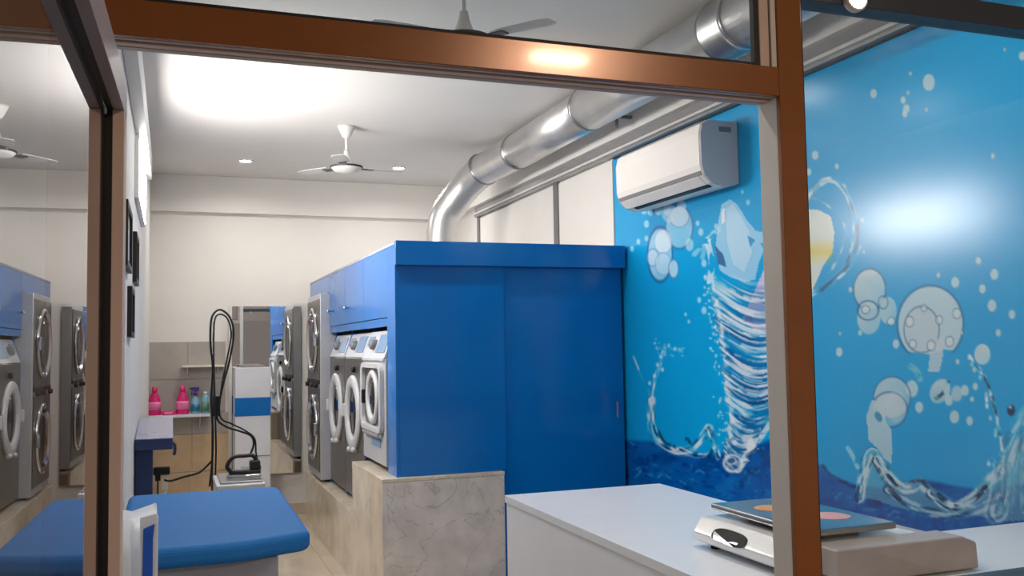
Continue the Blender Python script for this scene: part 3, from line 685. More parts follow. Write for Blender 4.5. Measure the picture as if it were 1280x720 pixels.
# ------------------------------------------------------------------ washing machines (fronts face the aisle, -x)
def ring_door(t, x, yc, zc, ro, ri, ringm='washer_white', depth=.03, n=40):
    d = MB().lathe([(ro, 0), (ro, depth*.55), (ro*.96, depth*.85), ((ro+ri)/2, depth), (ri*1.06, depth*.8), (ri, depth*.4), (ri, 0)], (x, yc, zc), axis='x', n=n).build('door_ring', ringm, t)
    MB().lathe([(ri*1.01, depth*.25), (ri*.8, depth*.55), (ri*.4, depth*.75), (.0001, depth*.8)], (x, yc, zc), axis='x', n=n).build('door_glass', 'dark_glass', d)
    return d
def washer(y0, y1, zb, label, dark, cxf):
    ym = (y0+y1)/2; t = thing('washing_machine', label, 'washer', (CX+.4, ym, zb), 'front loading washers in a row')
    bm = 'dark_steel' if dark else 'washer_grey'
    MB().box(cxf, CX+.75, y0, y1, zb+.03, 1.44).build('body', bm, t, .006)
    for yy in (y0+.06, y1-.06):
        for xx in (cxf+.06, CX+.68): MB().lathe([(.022, zb), (.022, zb+.008), (.012, zb+.012), (.012, zb+.04)], (xx, yy, 0), n=12).build('foot', 'rubber', t)
    cpn = MB().prism([(cxf-.006, 1.442), (cxf+.055, 1.61), (cxf+.2, 1.61), (cxf+.2, 1.442)], 'y', y0+.012, y1-.012).build('control_panel', 'washer_white', t, .004)
    def onp(u): return (cxf-.006+.061*u, 1.442+.168*u)
    def plate(ya, yb, ua, ub, mt, nm, th=.004):
        (xa, za), (xb, zb2) = onp(ua), onp(ub)
        MB().prism([(xa-th, za+th*.3), (xb-th, zb2+th*.3), (xb+.003, zb2), (xa+.003, za)], 'y', ya, yb).build(nm, mt, cpn)
    plate(y0+.05, ym-.03, .2, .85, 'panel_print', 'display_print')
    plate(ym+.12, y1-.05, .45, .8, 'panel_print', 'display_print')
    for yk, uk in ((ym+.05, .5),):
        xk, zk = onp(uk); MB().lathe([(.032, -.01), (.032, .03), (.026, .038), (.0001, .04)], (xk, yk, zk), axis='x', n=20).build('dial', 'mid_grey', cpn)
    if dark:
        zc = at(443, 516, 'x', CX).z
        d = ring_door(t, cxf, ym, zc, .262, .172)
        MB().box(cxf-.045, cxf-.01, y1-.095, y1-.055, zc-.04, zc+.05).build('handle', 'washer_white', d, .008)
        MB().box(cxf-.035, cxf, y1-.05, y1-.02, zc-.03, zc+.03).build('latch', 'rubber', t, .004)
        for dy in (-.1, .06):
            MB().lathe([(.018, 0), (.018, .035), (.012, .042), (.0001, .044)], (cxf, ym+dy, zc-.245-.01*(dy > 0)), axis='x', n=12).build('hinge_cap', 'washer_white', d)
        MB().lathe([(.02, 0), (.02, .02), (.0001, .024)], (cxf, ym-.02, zc+.30), axis='x', n=14).build('badge', 'rubber', t)
    else:
        # raised white surround with rounded corners, sunk door
        def rrect(y_0, y_1, z_0, z_1, r, k=6):
            P = []
            for cy_, cz_, a0 in ((y_1-r, z_1-r, 0), (y_0+r, z_1-r, 90), (y_0+r, z_0+r, 180), (y_1-r, z_0+r, 270)):
                for i in range(k+1):
                    a = math.radians(a0+90*i/k); P.append((cy_+r*math.cos(a), cz_+r*math.sin(a)))
            return P
        zt_, zl = 1.41, .99
        O, I = rrect(y0+.04, y1-.03, zl, zt_, .06), rrect(y0+.075, y1-.075, zl+.035, zt_-.03, .05)
        n = len(O); mb = MB()
        V = [(cxf, *p) for p in O]+[(cxf-.028, *p) for p in O]+[(cxf-.028, *p) for p in I]+[(cxf-.002, *p) for p in I]
        F = []
        for i in range(n):
            j = (i+1) % n
            F += [(i, j, n+j, n+i), (n+i, n+j, 2*n+j, 2*n+i), (2*n+i, 2*n+j, 3*n+j, 3*n+i)]
        mb.add(V, F); mb.build('surround', 'washer_white', t, .004)
        MB().prism(rrect(y0+.077, y1-.077, zl+.037, zt_-.032, .05), 'x', cxf-.004, cxf-.001).build('recess', 'dark_steel', t)
        zc = (zl+zt_)/2+.0
        d = ring_door(t, cxf-.004, ym-.03, zc, .168, .12, 'washer_white', .026)
        MB().box(cxf-.034, cxf-.006, y1-.13, y1-.10, zc-.05, zc+.04).build('handle', 'rubber', d, .006)
        MB().box(cxf-.012, cxf, y0+.02, y1-.02, 1.425, 1.445).build('top_strip', 'washer_white', t, .004)
        MB().box(cxf-.004, cxf, y0+.14, y1-.28, .90, .955).build('blue_badge', 'panel_print', t)
        MB().box(cxf-.03, cxf, y0+.1, y1-.1, .965, .988).build('door_sill', 'chrome', t, .004)
washer(5.415, 6.090, .772, 'light grey washer with square white door surround, nearest the blue door', False, CX-.01)
washer(6.123, 6.816, .441, 'dark steel washer with round white door, beside the light grey washer', True, CX)
washer(6.848, 7.500, .441, 'dark steel washer with round white door, beside the stacked dryer', True, CX)

# stacked dryer
DX = 1.125
t = thing('stacked_dryer', 'tall grey steel stacked dryer with two round doors at the far end', 'dryer', (1.5, 7.87, .441))
MB().box(DX, 1.95, 7.534, 8.22, .46, 1.955).build('body', 'pale_steel', t, .006)
for k, (zc, ro) in enumerate(((1.58, .27), (.86, .27))):
    f = MB().box(DX-.008, DX, 7.55, 8.205, zc-.34, zc+.33).build('front_panel', 'dark_steel', t, .003)
    d = MB().lathe([(ro, 0), (ro, .015), (ro*.95, .022), (ro*.86, .02), (ro*.84, .0)], (DX-.008, 7.87, zc), axis='x', n=40).build('door_ring', 'chrome', t)
    MB().lathe([(ro*.85, .008), (ro*.6, .016), (.0001, .024)], (DX-.008, 7.87, zc), axis='x', n=40).build('door_glass', 'dark_glass', d)
    MB().box(DX-.045, DX-.02, 7.585, 7.61, zc-.05, zc+.05).build('handle', 'chrome', d, .006)
MB().box(DX-.012, DX, 7.55, 8.205, 1.225, 1.255).build('middle_strip', 'rubber', t, .003)
for yy in (7.62, 7.80, 8.1):
    MB().lathe([(.02, 0), (.02, .03), (.0001, .034)], (DX-.010, yy, 1.21), axis='x', n=14).build('knob', 'rubber', t)
for yy in (7.6, 8.16):
    for xx in (DX+.07, 1.88): MB().lathe([(.025, .441), (.025, .45), (.014, .465)], (xx, yy, 0), n=12).build('foot', 'rubber', t)

# ------------------------------------------------------------------ ventilation duct
dr = .134
zt_ = 3.09-dr-.03
x_d = 2.36
pb = at(548, 292, 'y', 7.15)
main = [(x_d, 2.0, zt_), (x_d, 3.38, zt_), (x_d, 3.56, zt_), (x_d, 5.0, zt_), (x_d, 6.22, zt_-.01)]
duct = thing('ventilation_duct', 'round galvanised metal duct running from the cabinet along the ceiling', 'duct', (pb.x, 7.15, 2.116))
e1 = at(604, 212, 'y', 6.82)
bend1 = spline([(x_d, 6.22, zt_-.01), at(628, 199.5, 'y', 6.5), e1], 6)
bend2 = spline([e1, at(586, 229, 'y', 7.0), at(567, 253, 'y', 7.12), at(554, 278, 'y', 7.17), (at(550, 292, 'y', 7.18).x, 7.18, 2.17)], 7)+[Vector((at(550, 292, 'y', 7.18).x, 7.18, 2.131))]
MB().tube([main[0], main[1]], dr, 36).build('pipe', 'duct_metal', duct)
def rip(p, q, n, r, amp):
    P = []; R_ = []
    for i in range(n+1):
        P.append(Vector(p).lerp(Vector(q), i/n)); R_.append(r+amp*(i % 2))
    return P, R_
P_, R_ = rip(main[1], main[2], 12, dr*.985, .012); MB().tube(P_, R_, 36).build('flexible_collar', 'duct_metal', duct)
MB().tube([main[2], main[3]], dr*.99, 36).build('pipe', 'duct_metal', duct)
MB().tube([main[3], main[4]], dr*.955, 36).build('pipe', 'duct_metal', duct)
MB().tube(bend1, dr*.93, 36).build('elbow', 'duct_metal', duct)
P_ = []; R_ = []
for i, p in enumerate(bend2): P_.append(p); R_.append(dr*.90+.005*(i % 2))
MB().tube(P_, R_, 36).build('flexible_elbow', 'duct_metal', duct)
for a, b in ((main[1], main[2]), (main[2], main[3]), (main[3], main[4]), (bend1[0], bend1[1]), (bend1[-1], bend2[1])):
    a, b = Vector(a), Vector(b); d = (b-a).normalized()
    MB().tube([a-d*.012, a+d*.012], dr*1.015, 36).build('joint_band', 'steel', duct)
MB().lathe([(dr*.9, 2.131), (dr*1.15, 2.131), (dr*1.15, 2.119), (dr*.9, 2.119)], (bend2[-1].x, 7.18, 0), n=36, closed=True).build('floor_flange', 'steel', duct)
for y in (2.6, 4.6, 5.9):
    MB().tube([(x_d+.06, y, ZC), (x_d+.06, y, zt_+dr*.8)], .004, 6).build('hanger_rod', 'mid_grey', duct)
MB().box(2.50, XR-.08, 4.9, 4.93, 2.86, 2.875).build('bracket', 'mid_grey', duct, .001)
MB().box(2.50, 2.505, 4.9, 4.93, 2.80, 2.875).build('bracket_tab', 'mid_grey', duct, .001)

# ------------------------------------------------------------------ air conditioner
AY0, AY1, AZ0, AZ1 = 3.92, 4.855, 2.285, 2.612
ac = thing('air_conditioner', 'white wall mounted split air conditioner over the blue mural', 'air conditioner', (XR-.1, 4.39, AZ0))
xf = 2.452
prof = [(XR-.006, AZ1), (xf+.045, AZ1), (xf+.012, AZ1-.02), (xf, AZ1-.07), (xf+.002, AZ0+.10), (xf+.018, AZ0+.05), (xf+.06, AZ0+.012), (xf+.13, AZ0-.005), (XR-.006, AZ0+.01)]
MB().prism(prof, 'y', AY0+.012, AY1-.012).build('body', 'ac_white', ac, .006, 3)
for ya, yb in ((AY0, AY0+.012), (AY1-.012, AY1)):
    MB().prism([(x+(.004 if x < 2.6 else 0), z*.998+.002*AZ0) for x, z in prof], 'y', ya, yb).build('end_cap', 'ac_grey', ac, .004, 2)
MB().prism([(xf+.018, AZ1-.008), (xf+.044, AZ1+.003), (xf+.12, AZ1+.003), (xf+.12, AZ1-.005)], 'y', AY0+.06, AY1-.03).build('intake_grille', 'ac_grey', ac, .002)
MB().prism([(xf+.016, AZ0+.046), (xf+.022, AZ0+.054), (xf+.066, AZ0+.016), (xf+.060, AZ0+.006)], 'y', AY0+.05, AY1-.05).build('louvre', 'ac_white', ac, .002)
MB().prism([(xf+.007, AZ0+.070), (xf+.010, AZ0+.070), (xf+.018, AZ0+.05), (xf+.012, AZ0+.05)], 'y', AY0+.02, AY1-.02).build('panel_gap', 'mid_grey', ac)
MB().prism([(xf+.066, AZ0+.004), (xf+.07, AZ0+.009), (xf+.09, AZ0+.002), (xf+.09, AZ0-.003)], 'y', AY0+.05, AY1-.1).build('outlet_slot', 'black', ac)
q = at(906, 162, 'y', AY0)
MB().box(q.x-.035, q.x+.035, AY0-.002, AY0, q.z-.012, q.z+.014).build('rating_label', 'mid_grey', ac)

# ------------------------------------------------------------------ ceiling fans
def fan(x, y, drop, label, rot):
    t = thing('ceiling_fan', label, 'ceiling fan', (x, y, ZC), 'white ceiling fans')
    z = ZC
    MB().lathe([(.0001, z), (.062, z), (.060, z-.012), (.030, z-.075), (.020, z-.085), (.0001, z-.085)], (x, y, 0), n=28).build('canopy', 'fan_white', t)
    MB().lathe([(.0105, z-.08), (.0105, z-drop+.10)], (x, y, 0), n=12).build('downrod', 'fan_white', t)
    MB().lathe([(.0001, z-drop+.11), (.018, z-drop+.11), (.026, z-drop+.07), (.045, z-drop+.02), (.05, z-drop+.01)], (x, y, 0), n=28).build('lower_cup', 'fan_white', t)
    mt = MB().lathe([(.0001, z-drop+.012), (.06, z-drop+.012), (.105, z-drop-.002), (.112, z-drop-.012), (.105, z-drop-.022), (.085, z-drop-.040), (.04, z-drop-.05), (.0001, z-drop-.052)], (x, y, 0), n=36).build('motor', 'fan_white', t)
    MB().lathe([(.108, z-drop-.003), (.116, z-drop-.006), (.116, z-drop-.016), (.108, z-drop-.018)], (x, y, 0), n=36, closed=True).build('trim_ring', 'fan_dark', mt)
    for k in range(3):
        a = rot+k*2*math.pi/3; ca, sa = math.cos(a), math.sin(a)
        def W(u, v, h): return (x+u*ca-v*sa, y+u*sa+v*ca, z-drop-.012+h)
        V = []
        for u, hw, tl in ((.15, .04, .006), (.20, .05, .006), (.38, .052, .004), (.42, .036, .003)):
            V += [W(u, -hw, -tl), W(u, hw, tl), W(u, hw, tl+.004), W(u, -hw, -tl+.004)]
        F = [(0, 1, 2, 3), (12, 15, 14, 13)]
        for s_ in range(3):
            for e in range(4): F.append((s_*4+e, s_*4+(e+1) % 4, s_*4+4+(e+1) % 4, s_*4+4+e))
        b = MB().add(V, F).build('blade', 'fan_blade', t)
        V = [W(.09, -.018, -.006), W(.09, .018, -.006), W(.20, .03, -.004), W(.20, -.03, -.008), W(.09, -.018, -.001), W(.09, .018, -.001), W(.20, .03, .004), W(.20, -.03, -.003)]
        MB().add(V, [(0, 3, 2, 1), (4, 5, 6, 7), (0, 1, 5, 4), (1, 2, 6, 5), (2, 3, 7, 6), (3, 0, 4, 7)]).build('blade_arm', 'fan_dark', b)
fan(1.165, 6.52, .285, 'white three blade ceiling fan hanging in front of the back wall', .2)
q = at(580, 43, 'z', ZC-.273)
fan(q.x, q.y, .285, 'white three blade ceiling fan seen through the transom glass', 1.22)

# ------------------------------------------------------------------ white L-shaped counter
co = thing('reception_counter', 'white L shaped reception counter with blue stripe carrying the scale', 'counter', (1.65, 2.6, 0))
Lp = [(1.29, 1.56), (2.655, 1.56), (2.655, 2.335), (2.012, 2.335), (2.012, 3.626), (1.29, 3.626)]
MB().prism(Lp, 'z', CT-.03, CT).build('worktop', 'counter_white', co, .002)
Lb = [(1.296, 1.57), (2.65, 1.57), (2.65, 2.329), (2.006, 2.329), (2.006, 3.62), (1.296, 3.62)]
MB().prism(Lb, 'z', 0, CT-.031).build('body', 'counter_white', co, .002)
MB().box(1.292, 2.010, 3.620, 3.624, .17, .44).build('blue_stripe', 'cab_blue', co)
MB().box(1.292, 1.296, 1.57, 3.620, .17, .44).build('blue_stripe', 'cab_blue', co)

# ------------------------------------------------------------------ weighing scale
sc = thing('weighing_scale', 'steel topped weighing scale wrapped in plastic on the white counter', 'scale', (1.7, 2.25, CT))
SX0, SX1, SY0, SY1 = 1.478, 1.93, 2.01, 2.47
body = MB()
body.prism([(SX0+.006, CT+.018), (SX0, CT+.045), (SX0+.03, CT+.088), (SX1-.02, CT+.088), (SX1, CT+.06), (SX1-.004, CT+.018)], 'y', SY0, SY1)
bo = body.build('body', 'scale_body', sc, .008, 3)
# dark oval recess on the side facing the aisle
V = []; F = []
n = 24
def side_x(z): return SX0+(z-CT-.045)/.043*.03 if z > CT+.045 else SX0+.006-(z-CT-.018)/.027*.006
for i in range(n):
    a = 2*math.pi*i/n; c_, s_ = math.cos(a), math.sin(a)
    yy = 2.285+.085*math.copysign(abs(c_)**.7, c_); zz = CT+.058+.019*math.copysign(abs(s_)**.8, s_)
    V.append((side_x(zz)-.003, yy, zz))
for i in range(n): V.append((V[i][0]+.006, V[i][1], V[i][2]))
F = [tuple(range(n)), tuple(reversed(range(n, 2*n)))]+[(i, (i+1) % n, n+(i+1) % n, n+i) for i in range(n)]
MB().add(V, F).build('display_window', 'dark_glass', bo)
for x in (SX0+.05, SX1-.06):
    for y in (SY0+.05, SY1-.05):
        MB().lathe([(.016, CT), (.016, CT+.01), (.011, CT+.02)], (x, y, 0), n=14).build('foot', 'rubber', sc)
MB().box(1.60, 1.80, 2.12, 2.36, CT+.086, CT+.105).build('plate_support', 'rubber', sc, .004)
plt = MB()
pa, pb_, pc, pd = 1.553, 1.838, 2.015, 2.485
plt.box(pa, pb_, pc, pd, CT+.102, CT+.121)
po = plt.build('weighing_plate', 'scale_plate', sc, .006, 3)
MB().lathe([(.0001, CT+.1222), (.05, CT+.1222), (.052, CT+.1212)], (1.665, 2.33, 0), n=28).build('plate_disc', 'disc_tan', po)  # flat tan disc on the plate
MB().lathe([(.0001, CT+.1222), (.055, CT+.1222), (.057, CT+.1212)], (1.735, 2.16, 0), n=28).build('plate_disc', 'disc_pink', po)  # flat pink disc on the plate
MB().prism([(SX0+.075, CT+.019), (SX0+.075, CT+.0905), (SX1+.03, CT+.0905), (SX1+.075, CT+.072), (SX1+.08, CT+.004), (SX0+.12, CT+.004)], 'y', SY0-.10, SY0-.002).build('plastic_cover', 'scale_cover', sc, .006, 3)
MB().box(SX1+.004, SX1+.08, SY0-.002, SY1-.06, CT+.004, CT+.070).build('plastic_cover', 'scale_cover', sc, .012, 3)

# ------------------------------------------------------------------ ironing table
it = thing('ironing_table', 'ironing table with bright blue padded top beside the left wall', 'ironing table', (.15, 3.7, 0))
def rounded(poly, r, k=5):
    out = []; n = len(poly)
    for i in range(n):
        p, a, b = Vector(poly[i]), Vector(poly[i-1]), Vector(poly[(i+1) % n])
        u, v = (a-p).normalized(), (b-p).normalized(); rr = min(r, (a-p).length*.45, (b-p).length*.45)
        s0, s1 = p+u*rr, p+v*rr
        for j in range(k+1):
            t_ = j/k; out.append(tuple((1-t_)**2*s0+2*t_*(1-t_)*p+t_*t_*s1))
    return out
pad = rounded([(-.165, 3.06), (.20, 3.06), (.44, 3.15), (.452, 4.25), (-.165, 4.27)], .05)
MB().prism(pad, 'z', .835, .90).build('padded_top', 'pad_blue', it, .022, 4)
MB().box(-.15, .33, 3.12, 4.2, .74, .834).build('vacuum_box', 'table_grey', it, .006)
MB().box(-.13, .28, 3.16, 4.15, .50, .738).build('motor_housing', 'mid_grey', it, .01)
for x in (-.12, .26):
    for y in (3.18, 4.12): MB().box(x-.02, x+.02, y-.02, y+.02, 0, .50).build('leg', 'table_grey', it, .003)
q = at(322, 711, 'y', 3.1)
MB().lathe([(.0001, 0), (.014, 0), (.014, .012), (.009, .014), (.009, .022), (.015, .024), (.015, .036), (.0001, .04)], (q.x, 3.135, q.z-.02), n=16).build('brass_valve', 'gold', it)

# iron rest with iron
ir = thing('iron_rest', 'white and steel iron rest on a stand behind the blue ironing table', 'iron rest', (.33, 5.3, 0))
qa, qb = at(270, 606, 'y', 5.15), at(331, 601, 'y', 5.15)
rz = qa.z
MB().box(qa.x, qb.x, 5.10, 5.55, rz-.03, rz).build('tray', 'washer_white', ir, .006)
MB().box(qa.x+.02, qb.x-.01, 5.14, 5.52, rz, rz+.012).build('steel_plate', 'steel', ir, .003)
MB().box((qa.x+qb.x)/2-.03, (qa.x+qb.x)/2+.03, 5.28, 5.36, .03, rz-.03).build('stand', 'table_grey', ir, .004)
MB().box(qa.x+.02, qb.x-.02, 5.15, 5.5, 0, .03).build('base', 'table_grey', ir, .004)
iy = 5.33; iz = rz+.0125
xa, xb = at(283, 590, 'y', iy).x, at(326, 590, 'y', iy).x; Lx = xb-xa
irn = thing('steam_iron', 'black and chrome steam iron on the iron rest', 'iron', ((xa+xb)/2, iy, iz))
sole = [(xb, iy-.05), (xb, iy+.05), (xa+.10, iy+.05), (xa+.03, iy+.028), (xa, iy), (xa+.03, iy-.028), (xa+.10, iy-.05)]
MB().prism(sole, 'z', iz, iz+.014).build('soleplate', 'chrome', irn, .003)
MB().prism([(xa+(x-xa)*.94+.008, iy+(y-iy)*.8) for x, y in sole], 'z', iz+.0145, iz+.035).build('body', 'black', irn, .006)
h1 = at(282, 571, 'y', iy).z; 
MB().tube(spline([(xa+.02, iy, iz+.03), (xa+.004, iy, iz+.06), (xa+.035, iy, h1-.006), (xa+.10, iy, h1), (xb-.04, iy, h1-.004), (xb-.01, iy, iz+.05), (xb-.012, iy, iz+.03)], 5), .011, 10).build('handle', 'black', irn)
MB().box(xb-.06, xb-.004, iy-.03, iy+.03, iz+.033, iz+.085).build('rear_housing', 'black', irn, .008)
MB().box(xa+.075, xb-.065, iy-.032, iy-.028, iz+.038, iz+.058).build('control', 'washer_white', irn, .002)

# pole with the hanging cable
q0, q1 = at(265, 608, 'y', 5.7), at(267, 398, 'y', 5.7)
cpole = thing('cable_pole', 'thin upright cable pole behind the ironing table', 'pole', (q0.x, 5.7, 0))
MB().tube([(q0.x, 5.7, .02), (q1.x-.003, 5.7, q1.z-.02)], .006, 8).build('rod', 'fan_dark', cpole)
MB().lathe([(.09, 0), (.09, .012), (.02, .02)], (q0.x, 5.7, 0), n=24).build('base', 'fan_dark', cpole)
MB().box(q0.x+.005, q0.x+.04, 5.68, 5.72, at(268, 520, 'y', 5.7).z, at(268, 495, 'y', 5.7).z).build('clamp', 'black', cpole, .003)
def cab_pts(pp, y): return [at(a, b, 'y', y) for a, b in pp]
t = thing('iron_cable', 'looped black iron cable hanging from the cable pole', 'cable', at(268, 540, 'y', 5.66))
MB().tube(spline(cab_pts([(262, 608), (265, 580), (266, 540), (264, 500), (266, 460), (263, 430), (264, 400), (270, 389), (278, 388), (288, 398), (292, 418), (287, 450), (279, 480), (273, 510), (272, 525), (284, 534), (300, 539), (314, 545), (317, 556), (312, 570)], 5.66)), .0062, 8).build('cable', 'rubber', t)
MB().tube(spline(cab_pts([(269, 600), (270, 560), (269, 520), (268, 480), (267, 440), (268, 402), (274, 393), (284, 398), (289, 418), (284, 448), (277, 484), (275, 520), (290, 530), (306, 538), (318, 548), (320, 566), (322, 576)], 5.64)), .0050, 8).build('cable', 'rubber', t)
MB().tube(spline(cab_pts([(266, 575), (250, 590), (230, 596), (214, 601), (205, 600)], 5.67)), .0062, 8).build('cable', 'rubber', t)
# plug in socket on the left part of the back wall area
q = at(202, 592, 'y', 5.72)
t = thing('power_plug', 'black power plug adaptor on a cable under the bottle shelf', 'plug', (q.x, 5.72, q.z-.02))
MB().box(q.x-.045, q.x+.045, 5.70, 5.75, q.z-.006, q.z+.038).build('adaptor', 'black', t, .006)
MB().box(q.x-.035, q.x-.005, 5.71, 5.74, q.z-.04, q.z-.006).build('pin_block', 'black', t, .004)
MB().box(q.x+.0, q.x+.035, 5.715, 5.74, q.z-.095, q.z-.006).build('socket_box', 'cream_plastic', t, .003)
MB().tube([(q.x-.02, 5.725, q.z-.03), (q.x-.015, 5.725, .0)], .005, 8).build('lead', 'rubber', t)
MB().tube([(q.x+.018, 5.73, q.z-.09), (q.x+.018, 5.73, .0)], .012, 8).build('conduit', 'cream_plastic', t)

# sleeve board stand next to the left wall
sb = thing('sleeve_board', 'navy sleeve board stand with glossy violet grey top by the left wall', 'sleeve board', (-.1, 5.4, 0))
a0, a1 = at(217, 521, 'y', 6.05), at(213, 548, 'y', 5.30)
MB().prism([(5.30, a1.z), (6.05, a0.z), (6.05, a0.z-.03), (5.30, a1.z-.03)], 'x', XL+.004, .012).build('top', 'tray_violet', sb, .004)
MB().box(XL+.004, .010, 5.27, 5.298, a1.z-.055, a1.z+.004).build('front_lip', 'navy', sb, .004)
MB().tube(spline([(.006, 5.285, a1.z-.02), (.02, 5.285, a1.z-.035), (.02, 5.285, a1.z-.075), (.012, 5.285, a1.z-.085)], 5), .008, 8).build('hook', 'navy', sb)
MB().box(XL+.004, -.09, 5.34, 5.48, 0, a1.z-.036).build('post', 'navy', sb, .004)

# ------------------------------------------------------------------ shelves and bottles on the back wall
SZ = at(220, 518, 'y', YB-.12).z
sx1 = at(262, 516, 'y', YB-.1).x
t = thing('wall_shelf', 'white wall shelf carrying the pink bottles', 'shelf', (.05, YB, SZ))
MB().box(XL+.002, sx1, YB-.22, YB-.012, SZ-.022, SZ).build('board', 'counter_white', t, .002)
for x in (XL+.08, sx1-.08): MB().prism([(YB-.012, SZ-.022), (YB-.16, SZ-.022), (YB-.012, SZ-.14)], 'x', x-.004, x+.004).build('bracket', 'frame_white', t)
q = at(227, 457, 'y', YB-.08); q2 = at(280, 455, 'y', YB-.08)
t = thing('wall_shelf', 'small pale shelf above the pink bottles', 'shelf', (q.x+.1, YB, q.z))
MB().box(q.x, q2.x, YB-.13, YB-.012, q.z-.018, q.z).build('board', 'cream_plastic', t, .002)
for x in (q.x+.05, q2.x-.05): MB().prism([(YB-.012, q.z-.018), (YB-.1, q.z-.018), (YB-.012, q.z-.09)], 'x', x-.004, x+.004).build('bracket', 'frame_white', t)
BY = YB-.13
def pink_bottle(pxc, label):
    c = at(pxc, 517, 'y', BY); x = c.x; z = SZ
    t = thing('detergent_bottle', label, 'bottle', (x, BY, z), 'pink detergent bottles on the shelf')
    MB().lathe([(.0001, z), (.050, z), (.054, z+.01), (.052, z+.10), (.046, z+.14), (.030, z+.18), (.020, z+.195), (.020, z+.205)], (x, BY, 0), n=24, sy=.62).build('bottle', 'pink', t)
    MB().lathe([(.022, z+.203), (.024, z+.21), (.022, z+.243), (.0001, z+.246)], (x, BY, 0), n=20).build('cap', 'pink', t)
    MB().lathe([(.0535, z+.045), (.0535, z+.10), (.050, z+.115)], (x, BY-.0015, 0), n=24, sy=.63).build('label', 'pink_light', t)
pink_bottle(193, 'pink detergent bottle at the left end of the shelf')
pink_bottle(228, 'pink detergent bottle next to the spray bottle')
c = at(211, 516, 'y', BY)
t = thing('refill_pouch', 'flat pink refill pouch lying between the two pink bottles', 'pouch', (c.x, BY, SZ))
MB().box(c.x-.058, c.x+.058, BY-.045, BY+.045, SZ, SZ+.034).build('pouch', 'pink', t, .012, 3)
MB().box(c.x-.035, c.x+.03, BY-.0465, BY-.0445, SZ+.01, SZ+.026).build('label', 'pink_light', t)
c = at(244, 516, 'y', BY); x = c.x
t = thing('spray_bottle', 'clear blue spray bottle with purple trigger head', 'spray bottle', (x, BY, SZ))
MB().lathe([(.0001, SZ), (.036, SZ), (.038, SZ+.01), (.038, SZ+.09), (.030, SZ+.125), (.014, SZ+.15), (.014, SZ+.165)], (x, BY, 0), n=24).build('bottle', 'clear_blue', t)
MB().lathe([(.0385, SZ+.02), (.0385, SZ+.085)], (x, BY, 0), n=24).build('label', 'teal', t)
MB().lathe([(.018, SZ+.16), (.018, SZ+.185), (.012, SZ+.19)], (x, BY, 0), n=16).build('collar', 'purple', t)
MB().prism([(x-.05, SZ+.215), (x-.045, SZ+.232), (x+.03, SZ+.235), (x+.034, SZ+.205), (x+.012, SZ+.186), (x-.012, SZ+.186), (x-.016, SZ+.21)], 'y', BY-.014, BY+.014).build('trigger_head', 'purple', t, .003)
MB().prism([(x-.03, SZ+.212), (x-.022, SZ+.212), (x-.026, SZ+.165), (x-.036, SZ+.16)], 'y', BY-.007, BY+.007).build('trigger', 'purple', t, .002)
c = at(255, 516, 'y', BY); x = c.x+.01
t = thing('cleaner_bottle', 'pale bottle with green label at the right end of the shelf', 'bottle', (x, BY, SZ))
MB().lathe([(.0001, SZ), (.034, SZ), (.036, SZ+.008), (.036, SZ+.12), (.026, SZ+.155), (.014, SZ+.168)], (x, BY, 0), n=24).build('bottle', 'clear_blue', t)
MB().lathe([(.0365, SZ+.015), (.0365, SZ+.10)], (x, BY, 0), n=24).build('label', 'green', t)
MB().lathe([(.017, SZ+.165), (.017, SZ+.19), (.0001, SZ+.192)], (x, BY, 0), n=18).build('cap', 'cream_plastic', t)

# ------------------------------------------------------------------ mirror on the back wall
m0, m1 = at(290, 383, 'y', YB-.03), at(376, 590, 'y', YB-.03)
mc = ((m0.x+m1.x)/2, YB-.035, (m0.z+m1.z)/2); mw, mh = (m1.x-m0.x)/2, (m0.z-m1.z)/2
mi = bpy.data.objects.new('wall_mirror', None); COL.objects.link(mi); tag(mi, 'tall frameless mirror on the back wall beside the stacked dryer', 'mirror')
mi.location = mc; mi.rotation_euler = (0, 0, 0)
MB().box(-mw, mw, -.004, 0, -mh, mh).build('mirror_glass', 'mirror', mi, base=(0, 0, 0))
MB().box(-mw, mw, 0.0005, .012, -mh, mh).build('backing', 'mid_grey', mi, base=(0, 0, 0))
MB().box(-mw-.03, -mw, -.008, .012, -mh, mh).build('edge_strip', 'frame_white', mi, base=(0, 0, 0))

# added box with a blue band, standing in for a reflection in the mirror
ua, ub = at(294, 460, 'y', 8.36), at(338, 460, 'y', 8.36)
t = thing('mirror_image_box', 'white box with a blue band standing in for a reflection in the mirror', 'cabinet', ((ua.x+ub.x)/2, 8.5, 0))
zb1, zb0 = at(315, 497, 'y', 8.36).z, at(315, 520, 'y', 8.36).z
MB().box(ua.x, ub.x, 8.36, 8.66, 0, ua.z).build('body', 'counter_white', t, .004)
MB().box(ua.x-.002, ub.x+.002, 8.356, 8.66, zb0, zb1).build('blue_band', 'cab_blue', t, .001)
MB().box(ua.x+.004, ub.x-.004, 8.357, 8.36, zb0-.35, zb0-.342).build('lower_seam', 'mid_grey', t)
MB().box(ua.x+.05, ub.x-.04, 8.42, 8.6, ua.z, ua.z+.022).build('top_tray', 'steel', t, .004)

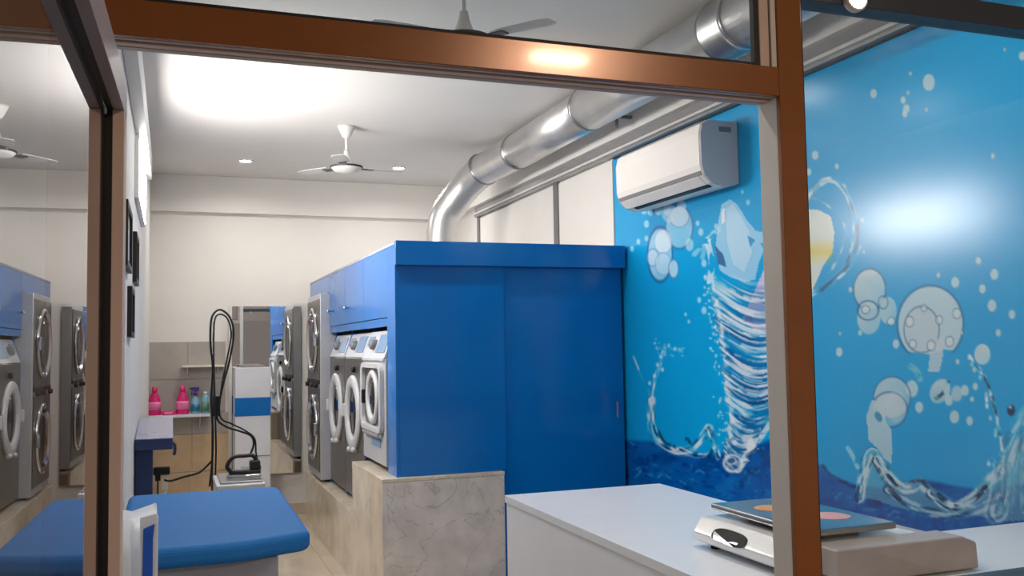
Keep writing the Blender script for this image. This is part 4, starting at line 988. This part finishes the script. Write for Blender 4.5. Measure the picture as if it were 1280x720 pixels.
# ------------------------------------------------------------------ framed pictures on the left wall
def picture(y0, y1, z0, z1, label):
    ym, zm = (y0+y1)/2, (z0+z1)/2
    t = thing('picture_frame', label, 'picture', (XL, ym, z0), 'framed pictures on the left wall')
    MB().box(XL, XL+.02, y0, y0+.025, z0, z1).build('frame_side', 'black', t, .002)
    MB().box(XL, XL+.02, y1-.025, y1, z0, z1).build('frame_side', 'black', t, .002)
    MB().box(XL, XL+.02, y0+.025, y1-.025, z0, z0+.025).build('frame_rail', 'black', t, .002)
    MB().box(XL, XL+.02, y0+.025, y1-.025, z1-.025, z1).build('frame_rail', 'black', t, .002)
    MB().box(XL, XL+.008, y0+.025, y1-.025, z0+.025, z1-.025).build('print', 'paper', t)
a, b = at(167, 292, 'x', XL), at(167, 355, 'x', XL)
picture(a.y-.1, a.y+.25, b.z, a.z, 'black picture frame farthest along the left wall')
a, b = at(161, 360, 'x', XL), at(161, 422, 'x', XL)
picture(a.y-.15, a.y+.2, b.z, a.z, 'lowest black picture frame on the left wall')
a, b = at(158, 262, 'x', XL), at(158, 340, 'x', XL)
picture(a.y-.3, a.y+.15, b.z, a.z, 'large black picture frame on the left wall nearest the door')

# ------------------------------------------------------------------ laundry sack inside the door
zt2 = at(170, 652, 'y', 2.55).z
ls = thing('laundry_sack', 'tall white plastic laundry sack with blue printed panel inside the door', 'sack', (-.07, 2.55, 0))
xs0, xs1 = XL+.012, at(197, 660, 'y', 2.5).x
NR = 14; V = []; F = []; n = 28
for k in range(NR):
    f = k/(NR-1); z = f*zt2; w_ = 1-.12*max(0, f-.75)/.25
    for i in range(n):
        a = 2*math.pi*i/n; c_, s_ = math.cos(a), math.sin(a)
        ex, ey = math.copysign(abs(c_)**.6, c_), math.copysign(abs(s_)**.6, s_)
        wob = 1+.03*math.sin(5*a+k*1.3)+.02*math.sin(9*a-k*2.1)
        V.append(((xs0+xs1)/2+(xs1-xs0)/2*ex*min(1, wob)*.97, 2.66+.16*ey*wob*w_, z+(.012*math.sin(3*a) if k == NR-1 else 0)))
for k in range(NR-1):
    for i in range(n): F.append((k*n+i, k*n+(i+1) % n, (k+1)*n+(i+1) % n, (k+1)*n+i))
F.append(tuple(reversed(range(n)))); F.append(tuple((NR-1)*n+i for i in range(n)))
MB().add(V, F, True).build('bag', 'sack_white', ls)
b0, b1 = at(174, 643, 'y', 2.47), at(198, 640, 'y', 2.47)
MB().prism([(b0.x+.004, .30), (b1.x-.004, .30), (b1.x, b0.z-.012), (b1.x-.004, b0.z), (b0.x+.002, b0.z-.008), (b0.x, .6)], 'y', 2.468, 2.480).build('white_flap', 'sack_white', ls, .002)
MB().prism([(b0.x+.006, .31), (b1.x-.012, .31), (b1.x-.012, b0.z-.06), (b1.x-.008, b0.z-.025), (b0.x+.010, b0.z-.035), (b0.x+.004, .62)], 'y', 2.463, 2.4675).build('blue_panel', 'sack_blue', ls)
